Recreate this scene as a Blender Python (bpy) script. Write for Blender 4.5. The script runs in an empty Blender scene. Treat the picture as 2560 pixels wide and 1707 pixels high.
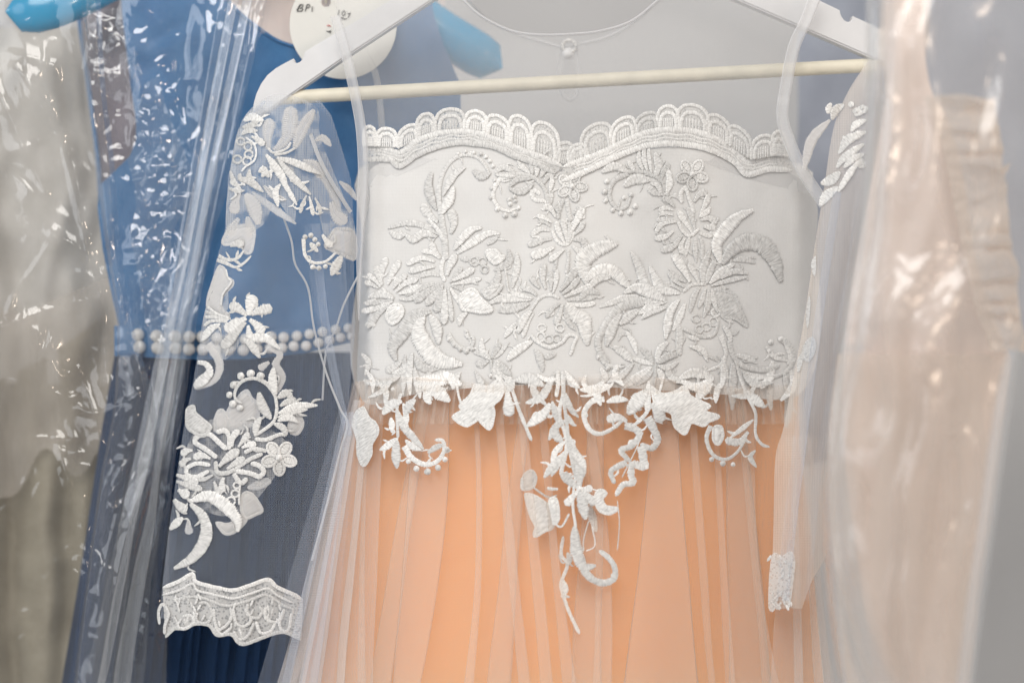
import bpy, bmesh, math, random
import numpy as np
from mathutils import Vector, noise
from mathutils.geometry import delaunay_2d_cdt

random.seed(7)
scene = bpy.context.scene
COL = scene.collection

# ------------------------------------------------------------------ camera
S = 0.00025           # metres per photo pixel on the plane of the peach dress
D = 1.25              # camera distance to that plane
cam_d = bpy.data.cameras.new('camera')
cam = bpy.data.objects.new('camera', cam_d)
COL.objects.link(cam)
cam.location = (0, -D, 0)
cam.rotation_euler = (math.radians(90), 0, 0)
cam_d.sensor_width = 36
cam_d.lens = 36 * D / (2560 * S)
cam_d.clip_start = 0.05
cam_d.clip_end = 50
cam_d.dof.use_dof = True
cam_d.dof.focus_distance = D - 0.022
cam_d.dof.aperture_fstop = 2.6
scene.camera = cam

# ------------------------------------------------------------------ world and lamps
world = bpy.data.worlds.new('World')
scene.world = world
world.use_nodes = True
bg = world.node_tree.nodes['Background']
bg.inputs[0].default_value = (1.0, 0.985, 0.965, 1)
bg.inputs[1].default_value = 0.47

def area(name, loc, target, size, power, color):
    ld = bpy.data.lights.new(name, 'AREA')
    ld.shape = 'SQUARE'
    ld.size = size
    ld.energy = power
    ld.color = color
    o = bpy.data.objects.new(name, ld)
    COL.objects.link(o)
    o.location = loc
    o.rotation_euler = (Vector(target) - Vector(loc)).to_track_quat('-Z', 'Y').to_euler()
    return o
area('key_lamp', (-0.25, -1.5, 1.25), (0.05, 0, 0.05), 0.9, 18.5, (1.0, 0.965, 0.92))
area('warm_lamp', (1.0, -1.6, 0.35), (0.15, 0, -0.05), 0.18, 3.6, (1.0, 0.80, 0.62))
area('side_lamp', (-1.55, -1.15, 0.45), (-0.1, 0, 0), 1.0, 7.0, (0.93, 0.96, 1.0))

scene.view_settings.view_transform = 'Standard'
scene.view_settings.look = 'None'
scene.view_settings.exposure = 0.06
scene.view_settings.gamma = 1
scene.render.engine = 'CYCLES'
scene.render.filter_size = 1.7
scene.cycles.use_denoising = True
scene.cycles.max_bounces = 10
scene.cycles.diffuse_bounces = 3
scene.cycles.glossy_bounces = 2
scene.cycles.transmission_bounces = 6
scene.cycles.transparent_max_bounces = 32
scene.cycles.use_adaptive_sampling = True
scene.cycles.adaptive_threshold = 0.03
scene.cycles.caustics_reflective = False
scene.cycles.caustics_refractive = False

# ------------------------------------------------------------------ helpers
def W(px, py, y=0.0):
    """world point at depth y that stands at photo pixel (px, py)"""
    k = (D + y) / D
    return Vector(((px - 1280) * S * k, y, (853.5 - py) * S * k))

def lin(r, g, b):
    f = lambda c: (c / 255 / 12.92) if c / 255 <= 0.04045 else ((c / 255 + 0.055) / 1.055) ** 2.4
    return (f(r), f(g), f(b), 1)

def n3(x, y, z=0.0):
    return noise.noise(Vector((x, y, z)))

def interp(tab, t):
    """piecewise-linear table [(t, v...), ...]"""
    if t <= tab[0][0]:
        return tab[0][1:]
    for a, b in zip(tab, tab[1:]):
        if t <= b[0]:
            f = (t - a[0]) / (b[0] - a[0])
            return tuple(p + (q - p) * f for p, q in zip(a[1:], b[1:]))
    return tab[-1][1:]

def crom(pts, n, closed=False):
    """Catmull-Rom through pts, resampled evenly to n+1 points"""
    P = [np.array(p, float) for p in pts]
    if closed:
        Q = [P[-1]] + P + [P[0], P[1]]
    else:
        if len(P) == 2:
            P = [P[0], (P[0] + P[1]) / 2, P[1]]
        Q = [2 * P[0] - P[1]] + P + [2 * P[-1] - P[-2]]
    out = []
    for i in range(1, len(Q) - 2):
        p0, p1, p2, p3 = Q[i - 1:i + 3]
        for k in range(10):
            t = k / 10
            out.append(0.5 * (2 * p1 + (p2 - p0) * t + (2 * p0 - 5 * p1 + 4 * p2 - p3) * t * t + (3 * p1 - p0 - 3 * p2 + p3) * t ** 3))
    out.append(Q[-2])
    out = np.array(out)
    seg = np.linalg.norm(np.diff(out, axis=0), axis=1)
    s = np.concatenate([[0], np.cumsum(seg)])
    tt = np.linspace(0, s[-1], n + 1)
    return np.stack([np.interp(tt, s, out[:, k]) for k in range(out.shape[1])], 1), s[-1]

def mesh_obj(name, verts, faces, mat, parent=None, uvs=None, smooth=True):
    me = bpy.data.meshes.new(name)
    me.from_pydata([tuple(v) for v in verts], [], faces)
    if uvs is not None:
        lay = me.uv_layers.new(name='UVMap')
        idx = np.empty(len(me.loops), dtype=np.int32)
        me.loops.foreach_get('vertex_index', idx)
        lay.data.foreach_set('uv', np.array(uvs, dtype=np.float32)[idx].ravel())
    if smooth:
        me.polygons.foreach_set('use_smooth', [True] * len(me.polygons))
    me.materials.append(mat)
    o = bpy.data.objects.new(name, me)
    COL.objects.link(o)
    if parent is not None:
        o.parent = parent
        o.matrix_parent_inverse = parent.matrix_world.inverted()
    return o

def thing(name, label, cat, loc=(0, 0, 0), group=None):
    o = bpy.data.objects.new(name, None)
    COL.objects.link(o)
    o.location = loc
    o.empty_display_size = 0.02
    bpy.context.view_layer.update()
    o['label'] = label
    o['category'] = cat
    if group:
        o['group'] = group
    return o

def sheet(name, rows, depth, mat, parent, nu=40, nv=60, smooth_rows=True):
    """cloth between a left and a right edge given as rows (py, xl, xr); depth(px, py, u, v) in metres"""
    y0, y1 = rows[0][0], rows[-1][0]
    if smooth_rows:
        P, _ = crom(rows, 200)
        tab = [tuple(r) for r in P]
        ys = np.array([r[0] for r in tab])
    else:
        tab = rows
    vs, uv, fs = [], [], []
    for j in range(nv + 1):
        v = j / nv
        py = y0 + (y1 - y0) * v
        xl, xr = interp(tab, py)
        for i in range(nu + 1):
            u = i / nu
            px = xl + (xr - xl) * u
            vs.append(W(px, py, depth(px, py, u, v)))
            uv.append((px * S * 1000, -py * S * 1000))
    for j in range(nv):
        for i in range(nu):
            a = j * (nu + 1) + i
            fs.append((a, a + nu + 1, a + nu + 2, a + 1))
    return mesh_obj(name, vs, fs, mat, parent, uv)

def patch(name, outline, depth, mat, parent, step=16, holes=(), smooth_outline=True):
    """cloth of any outline: constrained Delaunay over jittered interior points"""
    def ring(o):
        if smooth_outline:
            L = sum(math.dist(a, b) for a, b in zip(o, o[1:] + o[:1]))
            P, _ = crom(o, max(8, int(L / step)), True)
            return [tuple(p) for p in P[:-1]]
        r = []
        for a, b in zip(o, o[1:] + o[:1]):
            k = max(1, int(math.dist(a, b) / step))
            r += [(a[0] + (b[0] - a[0]) * t / k, a[1] + (b[1] - a[1]) * t / k) for t in range(k)]
        return r
    rings = [ring(list(outline))] + [ring(list(h)) for h in holes]
    pts, edges = [], []
    for r in rings:
        b = len(pts)
        pts += [Vector(p) for p in r]
        edges += [(b + i, b + (i + 1) % len(r)) for i in range(len(r))]
    xs = [p[0] for p in rings[0]]
    ys = [p[1] for p in rings[0]]
    ring_arr = [np.array(r) for r in rings]
    def inside(x, y):
        c = False
        for A in ring_arr:
            B = np.roll(A, -1, 0)
            cond = (A[:, 1] > y) != (B[:, 1] > y)
            with np.errstate(divide='ignore', invalid='ignore'):
                xi = (B[:, 0] - A[:, 0]) * (y - A[:, 1]) / (B[:, 1] - A[:, 1]) + A[:, 0]
            if np.count_nonzero(cond & (x < xi)) % 2:
                c = not c
        return c
    allb = np.concatenate(ring_arr)
    rnd = random.Random(hash(name) % 1000 if False else len(xs))
    y = min(ys) + step / 2
    while y < max(ys):
        x = min(xs) + step / 2
        while x < max(xs):
            q = (x + rnd.uniform(-.25, .25) * step, y + rnd.uniform(-.25, .25) * step)
            if inside(*q) and np.min((allb[:, 0] - q[0]) ** 2 + (allb[:, 1] - q[1]) ** 2) > (step * .45) ** 2:
                pts.append(Vector(q))
            x += step
        y += step
    v2, e2, f2, *_ = delaunay_2d_cdt(pts, edges, [], 0, 1e-4)
    fs = []
    for f in f2:
        cx = sum(v2[i].x for i in f) / len(f)
        cy = sum(v2[i].y for i in f) / len(f)
        if inside(cx, cy):
            a, b, c = (v2[i] for i in f[:3])
            if (b.x - a.x) * (c.y - a.y) - (b.y - a.y) * (c.x - a.x) > 0:
                f = list(reversed(f))
            fs.append(tuple(f))
    vs = [W(p.x, p.y, depth(p.x, p.y)) for p in v2]
    uv = [(p.x * S * 1000, -p.y * S * 1000) for p in v2]
    return mesh_obj(name, vs, fs, mat, parent, uv)

def tube(name, pts, r, mat, parent, sides=8, closed=False, step=None, taper=None):
    """round cord through world points"""
    n = max(6, int(sum((Vector(a) - Vector(b)).length for a, b in zip(pts, pts[1:])) / (step or max(r * 1.2, 0.0008))))
    P, L = crom([tuple(p) for p in pts], n, closed)
    vs, fs, uv = [], [], []
    m = len(P)
    for i in range(m):
        t = P[min(i + 1, m - 1)] - P[max(i - 1, 0)]
        t = Vector(t).normalized()
        a = t.orthogonal() if abs(t.y) > 0.95 else t.cross(Vector((0, 1, 0))).normalized()
        a.normalize()
        b = t.cross(a).normalized()
        rr = r * (taper(i / (m - 1)) if taper else 1)
        for k in range(sides):
            th = 2 * math.pi * k / sides
            vs.append(Vector(P[i]) + a * (math.cos(th) * rr) + b * (math.sin(th) * rr))
            uv.append((i * L / m * 1000, k / sides * 2 - 1))
    for i in range(m - 1):
        for k in range(sides):
            fs.append((i * sides + k, i * sides + (k + 1) % sides, (i + 1) * sides + (k + 1) % sides, (i + 1) * sides + k))
    fs.append(tuple(range(sides)))
    fs.append(tuple((m - 1) * sides + k for k in reversed(range(sides))))
    return mesh_obj(name, vs, fs, mat, parent, uv)

# ------------------------------------------------------------------ materials
def new_mat(name):
    m = bpy.data.materials.new(name)
    m.use_nodes = True
    nt = m.node_tree
    nt.nodes.clear()
    out = nt.nodes.new('ShaderNodeOutputMaterial')
    return m, nt, out

def N(nt, kind, **kw):
    n = nt.nodes.new(kind)
    for k, v in kw.items():
        if k in n.bl_rna.properties.keys():
            setattr(n, k, v)
        else:
            n.inputs[k].default_value = v
    return n

def math_node(nt, op, a, b=None):
    n = nt.nodes.new('ShaderNodeMath')
    n.operation = op
    for i, x in enumerate((a, b)):
        if x is None:
            continue
        if isinstance(x, (int, float)):
            n.inputs[i].default_value = x
        else:
            nt.links.new(x, n.inputs[i])
    return n.outputs[0]

def cloth(name, color, color2=None, rough=0.6, sheen=0.3, weave=0.35, bump=0.15, scale=60.0, spec=0.3, aniso=0.0, translucent=0.0):
    """woven cloth: two-tone fibre noise plus a fine warp and weft relief in millimetre UVs"""
    m, nt, out = new_mat(name)
    L = nt.links.new
    uv = N(nt, 'ShaderNodeTexCoord')
    big = N(nt, 'ShaderNodeTexNoise', Scale=0.05, Detail=4.0)
    L(uv.outputs['UV'], big.inputs['Vector'])
    mp = N(nt, 'ShaderNodeMapping', Scale=(2.2, 0.25, 1))
    L(uv.outputs['UV'], mp.inputs['Vector'])
    fine = N(nt, 'ShaderNodeTexNoise', Scale=1.0, Detail=3.0)
    L(mp.outputs[0], fine.inputs['Vector'])
    mixf = math_node(nt, 'ADD', math_node(nt, 'MULTIPLY', big.outputs[0], 0.5), math_node(nt, 'MULTIPLY', fine.outputs[0], 0.5))
    ramp = N(nt, 'ShaderNodeMapRange')
    ramp.inputs[1].default_value = 0.35
    ramp.inputs[2].default_value = 0.65
    L(mixf, ramp.inputs[0])
    mix = N(nt, 'ShaderNodeMix', data_type='RGBA')
    L(ramp.outputs[0], mix.inputs[0])
    c2 = color2 or tuple(c * 0.88 for c in color[:3]) + (1,)
    mix.inputs[6].default_value = c2
    mix.inputs[7].default_value = color
    w1 = N(nt, 'ShaderNodeTexWave', Scale=weave, Distortion=0.6)
    w1.bands_direction = 'X'
    w2 = N(nt, 'ShaderNodeTexWave', Scale=weave, Distortion=0.6)
    w2.bands_direction = 'Y'
    L(uv.outputs['UV'], w1.inputs['Vector'])
    L(uv.outputs['UV'], w2.inputs['Vector'])
    h = math_node(nt, 'ADD', math_node(nt, 'MULTIPLY', w1.outputs['Fac'], w2.outputs['Fac']), fine.outputs[0])
    bp = N(nt, 'ShaderNodeBump', Strength=bump, Distance=0.0006)
    L(h, bp.inputs['Height'])
    p = N(nt, 'ShaderNodeBsdfPrincipled')
    L(mix.outputs[2], p.inputs['Base Color'])
    p.inputs['Roughness'].default_value = rough
    p.inputs['Specular IOR Level'].default_value = spec
    p.inputs['Sheen Weight'].default_value = sheen
    p.inputs['Sheen Roughness'].default_value = 0.4
    p.inputs['Anisotropic'].default_value = aniso
    L(bp.outputs[0], p.inputs['Normal'])
    if translucent > 0:
        tr = N(nt, 'ShaderNodeBsdfTranslucent')
        L(mix.outputs[2], tr.inputs['Color'])
        ms = N(nt, 'ShaderNodeMixShader', Fac=translucent)
        L(p.outputs[0], ms.inputs[1])
        L(tr.outputs[0], ms.inputs[2])
        L(ms.outputs[0], out.inputs[0])
    else:
        L(p.outputs[0], out.inputs[0])
    return m

def sheer(name, color, cover, mesh=0.55, mesh_amp=0.35, streak=0.25, holes=None):
    """net cloth: its threads cover a share of the view, more of it where the net is seen at a slant"""
    m, nt, out = new_mat(name)
    L = nt.links.new
    uv = N(nt, 'ShaderNodeTexCoord')
    geo = N(nt, 'ShaderNodeNewGeometry')
    dot = N(nt, 'ShaderNodeVectorMath', operation='DOT_PRODUCT')
    L(geo.outputs['Incoming'], dot.inputs[0])
    L(geo.outputs['Normal'], dot.inputs[1])
    cosv = math_node(nt, 'MAXIMUM', math_node(nt, 'ABSOLUTE', dot.outputs['Value']), 0.22)
    w1 = N(nt, 'ShaderNodeTexWave', Scale=mesh, Distortion=1.0)
    w1.bands_direction = 'X'
    w2 = N(nt, 'ShaderNodeTexWave', Scale=mesh, Distortion=1.0)
    w2.bands_direction = 'Y'
    mp = N(nt, 'ShaderNodeMapping', Scale=(1.1, 0.06, 1))
    L(uv.outputs['UV'], mp.inputs['Vector'])
    st = N(nt, 'ShaderNodeTexNoise', Scale=1.0, Detail=3.0)
    L(mp.outputs[0], st.inputs['Vector'])
    L(uv.outputs['UV'], w1.inputs['Vector'])
    L(uv.outputs['UV'], w2.inputs['Vector'])
    net = math_node(nt, 'MAXIMUM', w1.outputs['Fac'], w2.outputs['Fac'])
    k = math_node(nt, 'ADD', math_node(nt, 'MULTIPLY', math_node(nt, 'SUBTRACT', net, 0.66), mesh_amp * 2),
                  math_node(nt, 'MULTIPLY', math_node(nt, 'SUBTRACT', st.outputs[0], 0.5), streak * 2))
    a = math_node(nt, 'MULTIPLY', math_node(nt, 'ADD', k, 1.0), cover)
    if holes:
        vo = N(nt, 'ShaderNodeTexVoronoi', Scale=holes[0])
        L(uv.outputs['UV'], vo.inputs['Vector'])
        mr = N(nt, 'ShaderNodeMapRange')
        mr.inputs[1].default_value = 0.25
        mr.inputs[2].default_value = 0.5
        mr.inputs[3].default_value = 1 - holes[1]
        mr.inputs[4].default_value = 1.0
        L(vo.outputs['Distance'], mr.inputs[0])
        a = math_node(nt, 'MULTIPLY', a, mr.outputs[0])
    a = math_node(nt, 'MINIMUM', math_node(nt, 'MAXIMUM', a, 0.02), 0.97)
    al = math_node(nt, 'SUBTRACT', 1.0, math_node(nt, 'POWER', math_node(nt, 'SUBTRACT', 1.0, a), math_node(nt, 'DIVIDE', 1.0, cosv)))
    df = N(nt, 'ShaderNodeBsdfDiffuse', Color=color)
    tl = N(nt, 'ShaderNodeBsdfTranslucent', Color=color)
    ad = N(nt, 'ShaderNodeMixShader', Fac=0.25)
    L(df.outputs[0], ad.inputs[1])
    L(tl.outputs[0], ad.inputs[2])
    tp = N(nt, 'ShaderNodeBsdfTransparent')
    ms = N(nt, 'ShaderNodeMixShader')
    L(al, ms.inputs[0])
    L(tp.outputs[0], ms.inputs[1])
    L(ad.outputs[0], ms.inputs[2])
    L(ms.outputs[0], out.inputs[0])
    return m

def film(name, veil=0.06, gloss=0.16, rough=0.10, tint=(0.98, 0.985, 0.99, 1), veil_color=(0.8, 0.82, 0.85, 1)):
    """clear polythene: mostly see-through, a glossy skin, a little milky scatter"""
    m, nt, out = new_mat(name)
    L = nt.links.new
    uv = N(nt, 'ShaderNodeTexCoord')
    nz = N(nt, 'ShaderNodeTexNoise', Scale=0.12, Detail=4.0, Roughness=0.55)
    L(uv.outputs['UV'], nz.inputs['Vector'])
    bp = N(nt, 'ShaderNodeBump', Strength=0.06, Distance=0.0010)
    L(nz.outputs[0], bp.inputs['Height'])
    tp = N(nt, 'ShaderNodeBsdfTransparent', Color=tint)
    df = N(nt, 'ShaderNodeBsdfDiffuse', Color=veil_color)
    tl = N(nt, 'ShaderNodeBsdfTranslucent', Color=veil_color)
    dm = N(nt, 'ShaderNodeMixShader', Fac=0.5)
    L(df.outputs[0], dm.inputs[1])
    L(tl.outputs[0], dm.inputs[2])
    m1 = N(nt, 'ShaderNodeMixShader', Fac=veil)
    L(tp.outputs[0], m1.inputs[1])
    L(dm.outputs[0], m1.inputs[2])
    gl = N(nt, 'ShaderNodeBsdfAnisotropic', Roughness=rough)
    gl.inputs['Color'].default_value = (1, 1, 1, 1)
    L(bp.outputs[0], gl.inputs['Normal'])
    fr = N(nt, 'ShaderNodeFresnel', IOR=1.5)
    L(bp.outputs[0], fr.inputs['Normal'])
    fac = math_node(nt, 'MINIMUM', math_node(nt, 'MULTIPLY', fr.outputs[0], gloss / 0.04), 0.28)
    m2 = N(nt, 'ShaderNodeMixShader')
    L(fac, m2.inputs[0])
    L(m1.outputs[0], m2.inputs[1])
    L(gl.outputs[0], m2.inputs[2])
    L(m2.outputs[0], out.inputs[0])
    return m

def thread(name, color, tone=0.10, rough=0.38):
    """satin-stitch thread: irregular strands laid across the run, anisotropic shine along them"""
    m, nt, out = new_mat(name)
    L = nt.links.new
    uv = N(nt, 'ShaderNodeTexCoord')
    mp = N(nt, 'ShaderNodeMapping', Scale=(1.25, 0.22, 1))
    L(uv.outputs['UV'], mp.inputs['Vector'])
    st = N(nt, 'ShaderNodeTexNoise', Scale=1.0, Detail=2.0, Roughness=0.6)
    L(mp.outputs[0], st.inputs['Vector'])
    nz = N(nt, 'ShaderNodeTexNoise', Scale=0.5, Detail=3.0)
    L(uv.outputs['UV'], nz.inputs['Vector'])
    strand = N(nt, 'ShaderNodeMapRange')
    strand.inputs[1].default_value = 0.34
    strand.inputs[2].default_value = 0.60
    L(st.outputs[0], strand.inputs[0])
    bp = N(nt, 'ShaderNodeBump', Strength=0.45, Distance=0.0004)
    L(strand.outputs[0], bp.inputs['Height'])
    oi = N(nt, 'ShaderNodeObjectInfo')
    v = math_node(nt, 'SUBTRACT', 1.0, math_node(nt, 'MULTIPLY', oi.outputs['Random'], tone))  # random tone per piece paints uneven silk sheen into the thread colour
    v = math_node(nt, 'MULTIPLY', v, math_node(nt, 'ADD', 0.70, math_node(nt, 'MULTIPLY', strand.outputs[0], 0.34)))
    v = math_node(nt, 'MULTIPLY', v, math_node(nt, 'ADD', 0.86, math_node(nt, 'MULTIPLY', nz.outputs[0], 0.28)))
    mix = N(nt, 'ShaderNodeMix', data_type='RGBA', blend_type='MULTIPLY')
    mix.inputs[0].default_value = 1.0
    mix.inputs[6].default_value = color
    cmb = N(nt, 'ShaderNodeCombineColor')
    for i in range(3):
        L(v, cmb.inputs[i])
    L(cmb.outputs[0], mix.inputs[7])
    tg = N(nt, 'ShaderNodeTangent', direction_type='UV_MAP')
    p = N(nt, 'ShaderNodeBsdfPrincipled')
    L(mix.outputs[2], p.inputs['Base Color'])
    p.inputs['Roughness'].default_value = rough
    p.inputs['Specular IOR Level'].default_value = 0.6
    p.inputs['Anisotropic'].default_value = 0.75
    p.inputs['Anisotropic Rotation'].default_value = 0.25
    L(tg.outputs[0], p.inputs['Tangent'])
    L(bp.outputs[0], p.inputs['Normal'])
    L(p.outputs[0], out.inputs[0])
    return m

def plain(name, color, rough=0.5, spec=0.4, bump=0.0, scale=200.0, mottling=0.1, coat=0.0):
    m, nt, out = new_mat(name)
    L = nt.links.new
    tc = N(nt, 'ShaderNodeTexCoord')
    nz = N(nt, 'ShaderNodeTexNoise', Scale=scale, Detail=5.0)
    L(tc.outputs['Object'], nz.inputs['Vector'])
    mix = N(nt, 'ShaderNodeMix', data_type='RGBA')
    L(nz.outputs[0], mix.inputs[0])
    mix.inputs[6].default_value = tuple(c * (1 - mottling) for c in color[:3]) + (1,)
    mix.inputs[7].default_value = tuple(min(1, c * (1 + mottling)) for c in color[:3]) + (1,)
    p = N(nt, 'ShaderNodeBsdfPrincipled')
    L(mix.outputs[2], p.inputs['Base Color'])
    p.inputs['Roughness'].default_value = rough
    p.inputs['Specular IOR Level'].default_value = spec
    p.inputs['Coat Weight'].default_value = coat
    if bump:
        bp = N(nt, 'ShaderNodeBump', Strength=bump, Distance=0.001)
        L(nz.outputs[0], bp.inputs['Height'])
        L(bp.outputs[0], p.inputs['Normal'])
    L(p.outputs[0], out.inputs[0])
    return m

M_wall = plain('wall_paint', (0.575, 0.57, 0.57, 1), 0.9, 0.1, 0.2, 6.0, 0.12)
M_bodice = cloth('ivory_satin', (0.79, 0.782, 0.77, 1), (0.76, 0.752, 0.74, 1), rough=0.5, sheen=0.2, bump=0.22)
M_peach = cloth('peach_satin', (0.97, 0.455, 0.155, 1), (0.95, 0.41, 0.125, 1), rough=0.5, sheen=0.25)
M_tulle = sheer('white_tulle', (0.96, 0.86, 0.78, 1), 0.125, mesh=0.3, mesh_amp=0.3, streak=0.10)
M_tulle_pink = sheer('blush_tulle', (0.97, 0.83, 0.71, 1), 0.21, mesh=0.3, mesh_amp=0.3, streak=0.10)
M_veil = sheer('white_side_tulle', (0.90, 0.86, 0.83, 1), 0.20, mesh=0.3, mesh_amp=0.35, streak=0.15)
M_gather = sheer('gathered_tulle', (0.95, 0.86, 0.78, 1), 0.10, mesh=0.3, mesh_amp=0.3, streak=0.2)
M_yoke = sheer('ivory_net', (0.84, 0.84, 0.85, 1), 0.19, mesh_amp=0.2, streak=0.12)
M_band = sheer('net_binding', (0.84, 0.84, 0.85, 1), 0.55, mesh_amp=0.15, streak=0.1)
M_sleeve = sheer('sleeve_net', (0.74, 0.81, 0.93, 1), 0.10, mesh=0.21, mesh_amp=0.5, streak=0.15)
M_sleeve_r = sheer('blush_sleeve_net', lin(248, 238, 228), 0.36, mesh=0.3, mesh_amp=0.3, streak=0.15)
M_lace = thread('ivory_thread', (0.99, 0.98, 0.96, 1), 0.27)
M_lace_e = thread('ecru_thread', (0.80, 0.75, 0.68, 1), 0.15)
M_net = sheer('lace_ground', (0.86, 0.85, 0.83, 1), 0.8, mesh=0.5, mesh_amp=0.25, streak=0.2, holes=(0.55, 0.45))
M_ground = sheer('fine_lace_ground', (0.84, 0.84, 0.84, 1), 0.34, mesh=0.3, mesh_amp=0.4, streak=0.9, holes=(0.12, 0.7))
M_pale = sheer('lace_backing', (0.86, 0.84, 0.82, 1), 0.8, mesh=0.4, mesh_amp=0.25, streak=0.3)
M_hanger = plain('white_lacquer', (0.74, 0.74, 0.75, 1), 0.35, 0.4, 0.12, 55.0, 0.08)
M_dowel = plain('cream_wood', (0.80, 0.75, 0.62, 1), 0.45, 0.4, 0.2, 90.0, 0.18)
M_blue = cloth('blue_satin', lin(72, 128, 178), lin(56, 110, 162), rough=0.42, sheen=0.35, spec=0.5)
M_blue_in = cloth('mauve_lining', lin(150, 140, 146), lin(128, 120, 128), rough=0.5, sheen=0.2, spec=0.5)
M_blue_skirt = cloth('navy_satin', lin(46, 68, 100), lin(34, 52, 80), rough=0.6, sheen=0.2)
M_blue_tulle = sheer('navy_tulle', lin(58, 84, 122), 0.26, streak=0.4)
M_bhang = plain('cyan_plastic', lin(0, 150, 198), 0.25, 0.5, 0.0, 20.0, 0.15, coat=0.4)
M_grey = cloth('silver_satin', lin(202, 197, 190), lin(184, 179, 171), rough=0.5, sheen=0.2)
M_drape = sheer('silver_organza', lin(218, 209, 198), 0.38, streak=0.4)
M_olive = cloth('taupe_organza', lin(166, 157, 138), lin(142, 133, 114), rough=0.55, sheen=0.2)
M_pearl = plain('pearl', (0.92, 0.90, 0.87, 1), 0.22, 0.6, 0.0, 300.0, 0.06, coat=0.5)
M_tag = plain('tag_card', (0.78, 0.77, 0.73, 1), 0.8, 0.2, 0.05, 90.0, 0.04)
M_ink = plain('ink', (0.02, 0.02, 0.025, 1), 0.6, 0.2)
M_red = plain('red_ink', (0.6, 0.12, 0.12, 1), 0.6, 0.2)
M_blush = cloth('blush_satin', lin(248, 230, 219), lin(238, 217, 206), rough=0.6, sheen=0.3)
M_blush_net = sheer('blush_net', lin(246, 230, 216), 0.5, streak=0.3)
M_frill = sheer('frill_net', lin(248, 232, 218), 0.62, streak=0.3)
M_slate = cloth('slate_satin', lin(162, 168, 180), lin(150, 156, 170), rough=0.6, sheen=0.2)
M_film = film('clear_film', 0.025, 0.085, 0.10)
M_film_l = film('milky_film', 0.05, 0.055, 0.13)
M_film_f = film('folded_film', 0.03, 0.07, 0.11)
M_film_w = film('white_fold_film', 0.34, 0.08, 0.18)
M_film_r = film('hazy_film', 0.30, 0.06, 0.2, veil_color=(0.88, 0.84, 0.80, 1))

# ------------------------------------------------------------------ setting
wall = mesh_obj('wall', [(-3, 0.75, -2), (3, 0.75, -2), (3, 0.75, 2.2), (-3, 0.75, 2.2)], [(0, 1, 2, 3)], M_wall, None, smooth=False)
wall['kind'] = 'structure'

# ------------------------------------------------------------------ depth of the main cloths
def uB(px):
    return max(-1.3, min(1.3, (px - 1390) / 540))

def yB(px, py):                       # front of the ivory bodice
    u = uB(px)
    y = -0.034 * (1 - u * u)
    y += 0.0022 * n3(px / 210, py / 260, 3.1) + 0.0012 * n3(px / 60, py / 90, 9.0)
    return y

def yK(px, py):                       # middle of the skirt's front
    t = max(0.0, (py - 975) / 732)
    return yB(px, min(py, 975)) - 0.024 * t

def yFront(px, py):                   # where embroidery lies
    if py < 940:
        return yB(px, py) - 0.0004
    f = min(1, (py - 940) / 70)
    return yK(px, py) - 0.0004 - 0.0105 * f + 0.003 * f * n3(px / 70, py / 70, 5)

def yDeep(px, py):                    # embroidery lying under the outer tulle
    f = max(0, min(1, (py - 940) / 70))
    return yK(px, py) - 0.0004 + 0.0010 * f

def yS(px, py):                       # front of the left sleeve
    xl, xr = interp(SL, py)
    u = (px - xl) / (xr - xl)
    return -0.004 - 0.022 * max(0.0, 1 - (2 * u - 1) ** 2) ** 0.7 + 0.0025 * n3(px / 90, py / 160, 2.2)

SL = [(252, 655, 800), (285, 622, 825), (300, 606, 832), (430, 573, 872), (480, 568, 880), (570, 562, 884), (600, 556, 886), (650, 541, 885), (750, 519, 886), (815, 506, 888), (905, 491, 880),
      (975, 479, 874), (1055, 462, 868), (1200, 440, 850), (1320, 423, 795), (1465, 406, 762), (1545, 402, 752)]

# ------------------------------------------------------------------ stitched strokes
def prof_w(kind, t):
    if kind == 'L':
        return max(0.06, math.sin(math.pi * (0.05 + 0.91 * t))) ** 0.72
    if kind == 'P':
        w = 0.38 + 0.62 * min(1, t / 0.62) ** 1.2
        return w * math.sqrt(max(0.02, 1 - max(0, (t - 0.78) / 0.22) ** 2))
    if kind == 'T':
        return (1 - 0.45 * t) * math.sqrt(max(0.05, 1 - max(0, (t - 0.93) / 0.07) ** 2))
    return math.sqrt(max(0.05, 1 - max(0, (t - 0.94) / 0.06) ** 2)) * math.sqrt(max(0.05, 1 - max(0, (0.06 - t) / 0.06) ** 2))

CS_FLAT = [(-1, 0), (-.78, .8), (-.4, 1), (0, .42), (.4, 1), (.78, .8), (1, 0)]
CS_CORD = [(-1, 0), (-.6, .8), (0, 1), (.6, .8), (1, 0)]

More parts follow.
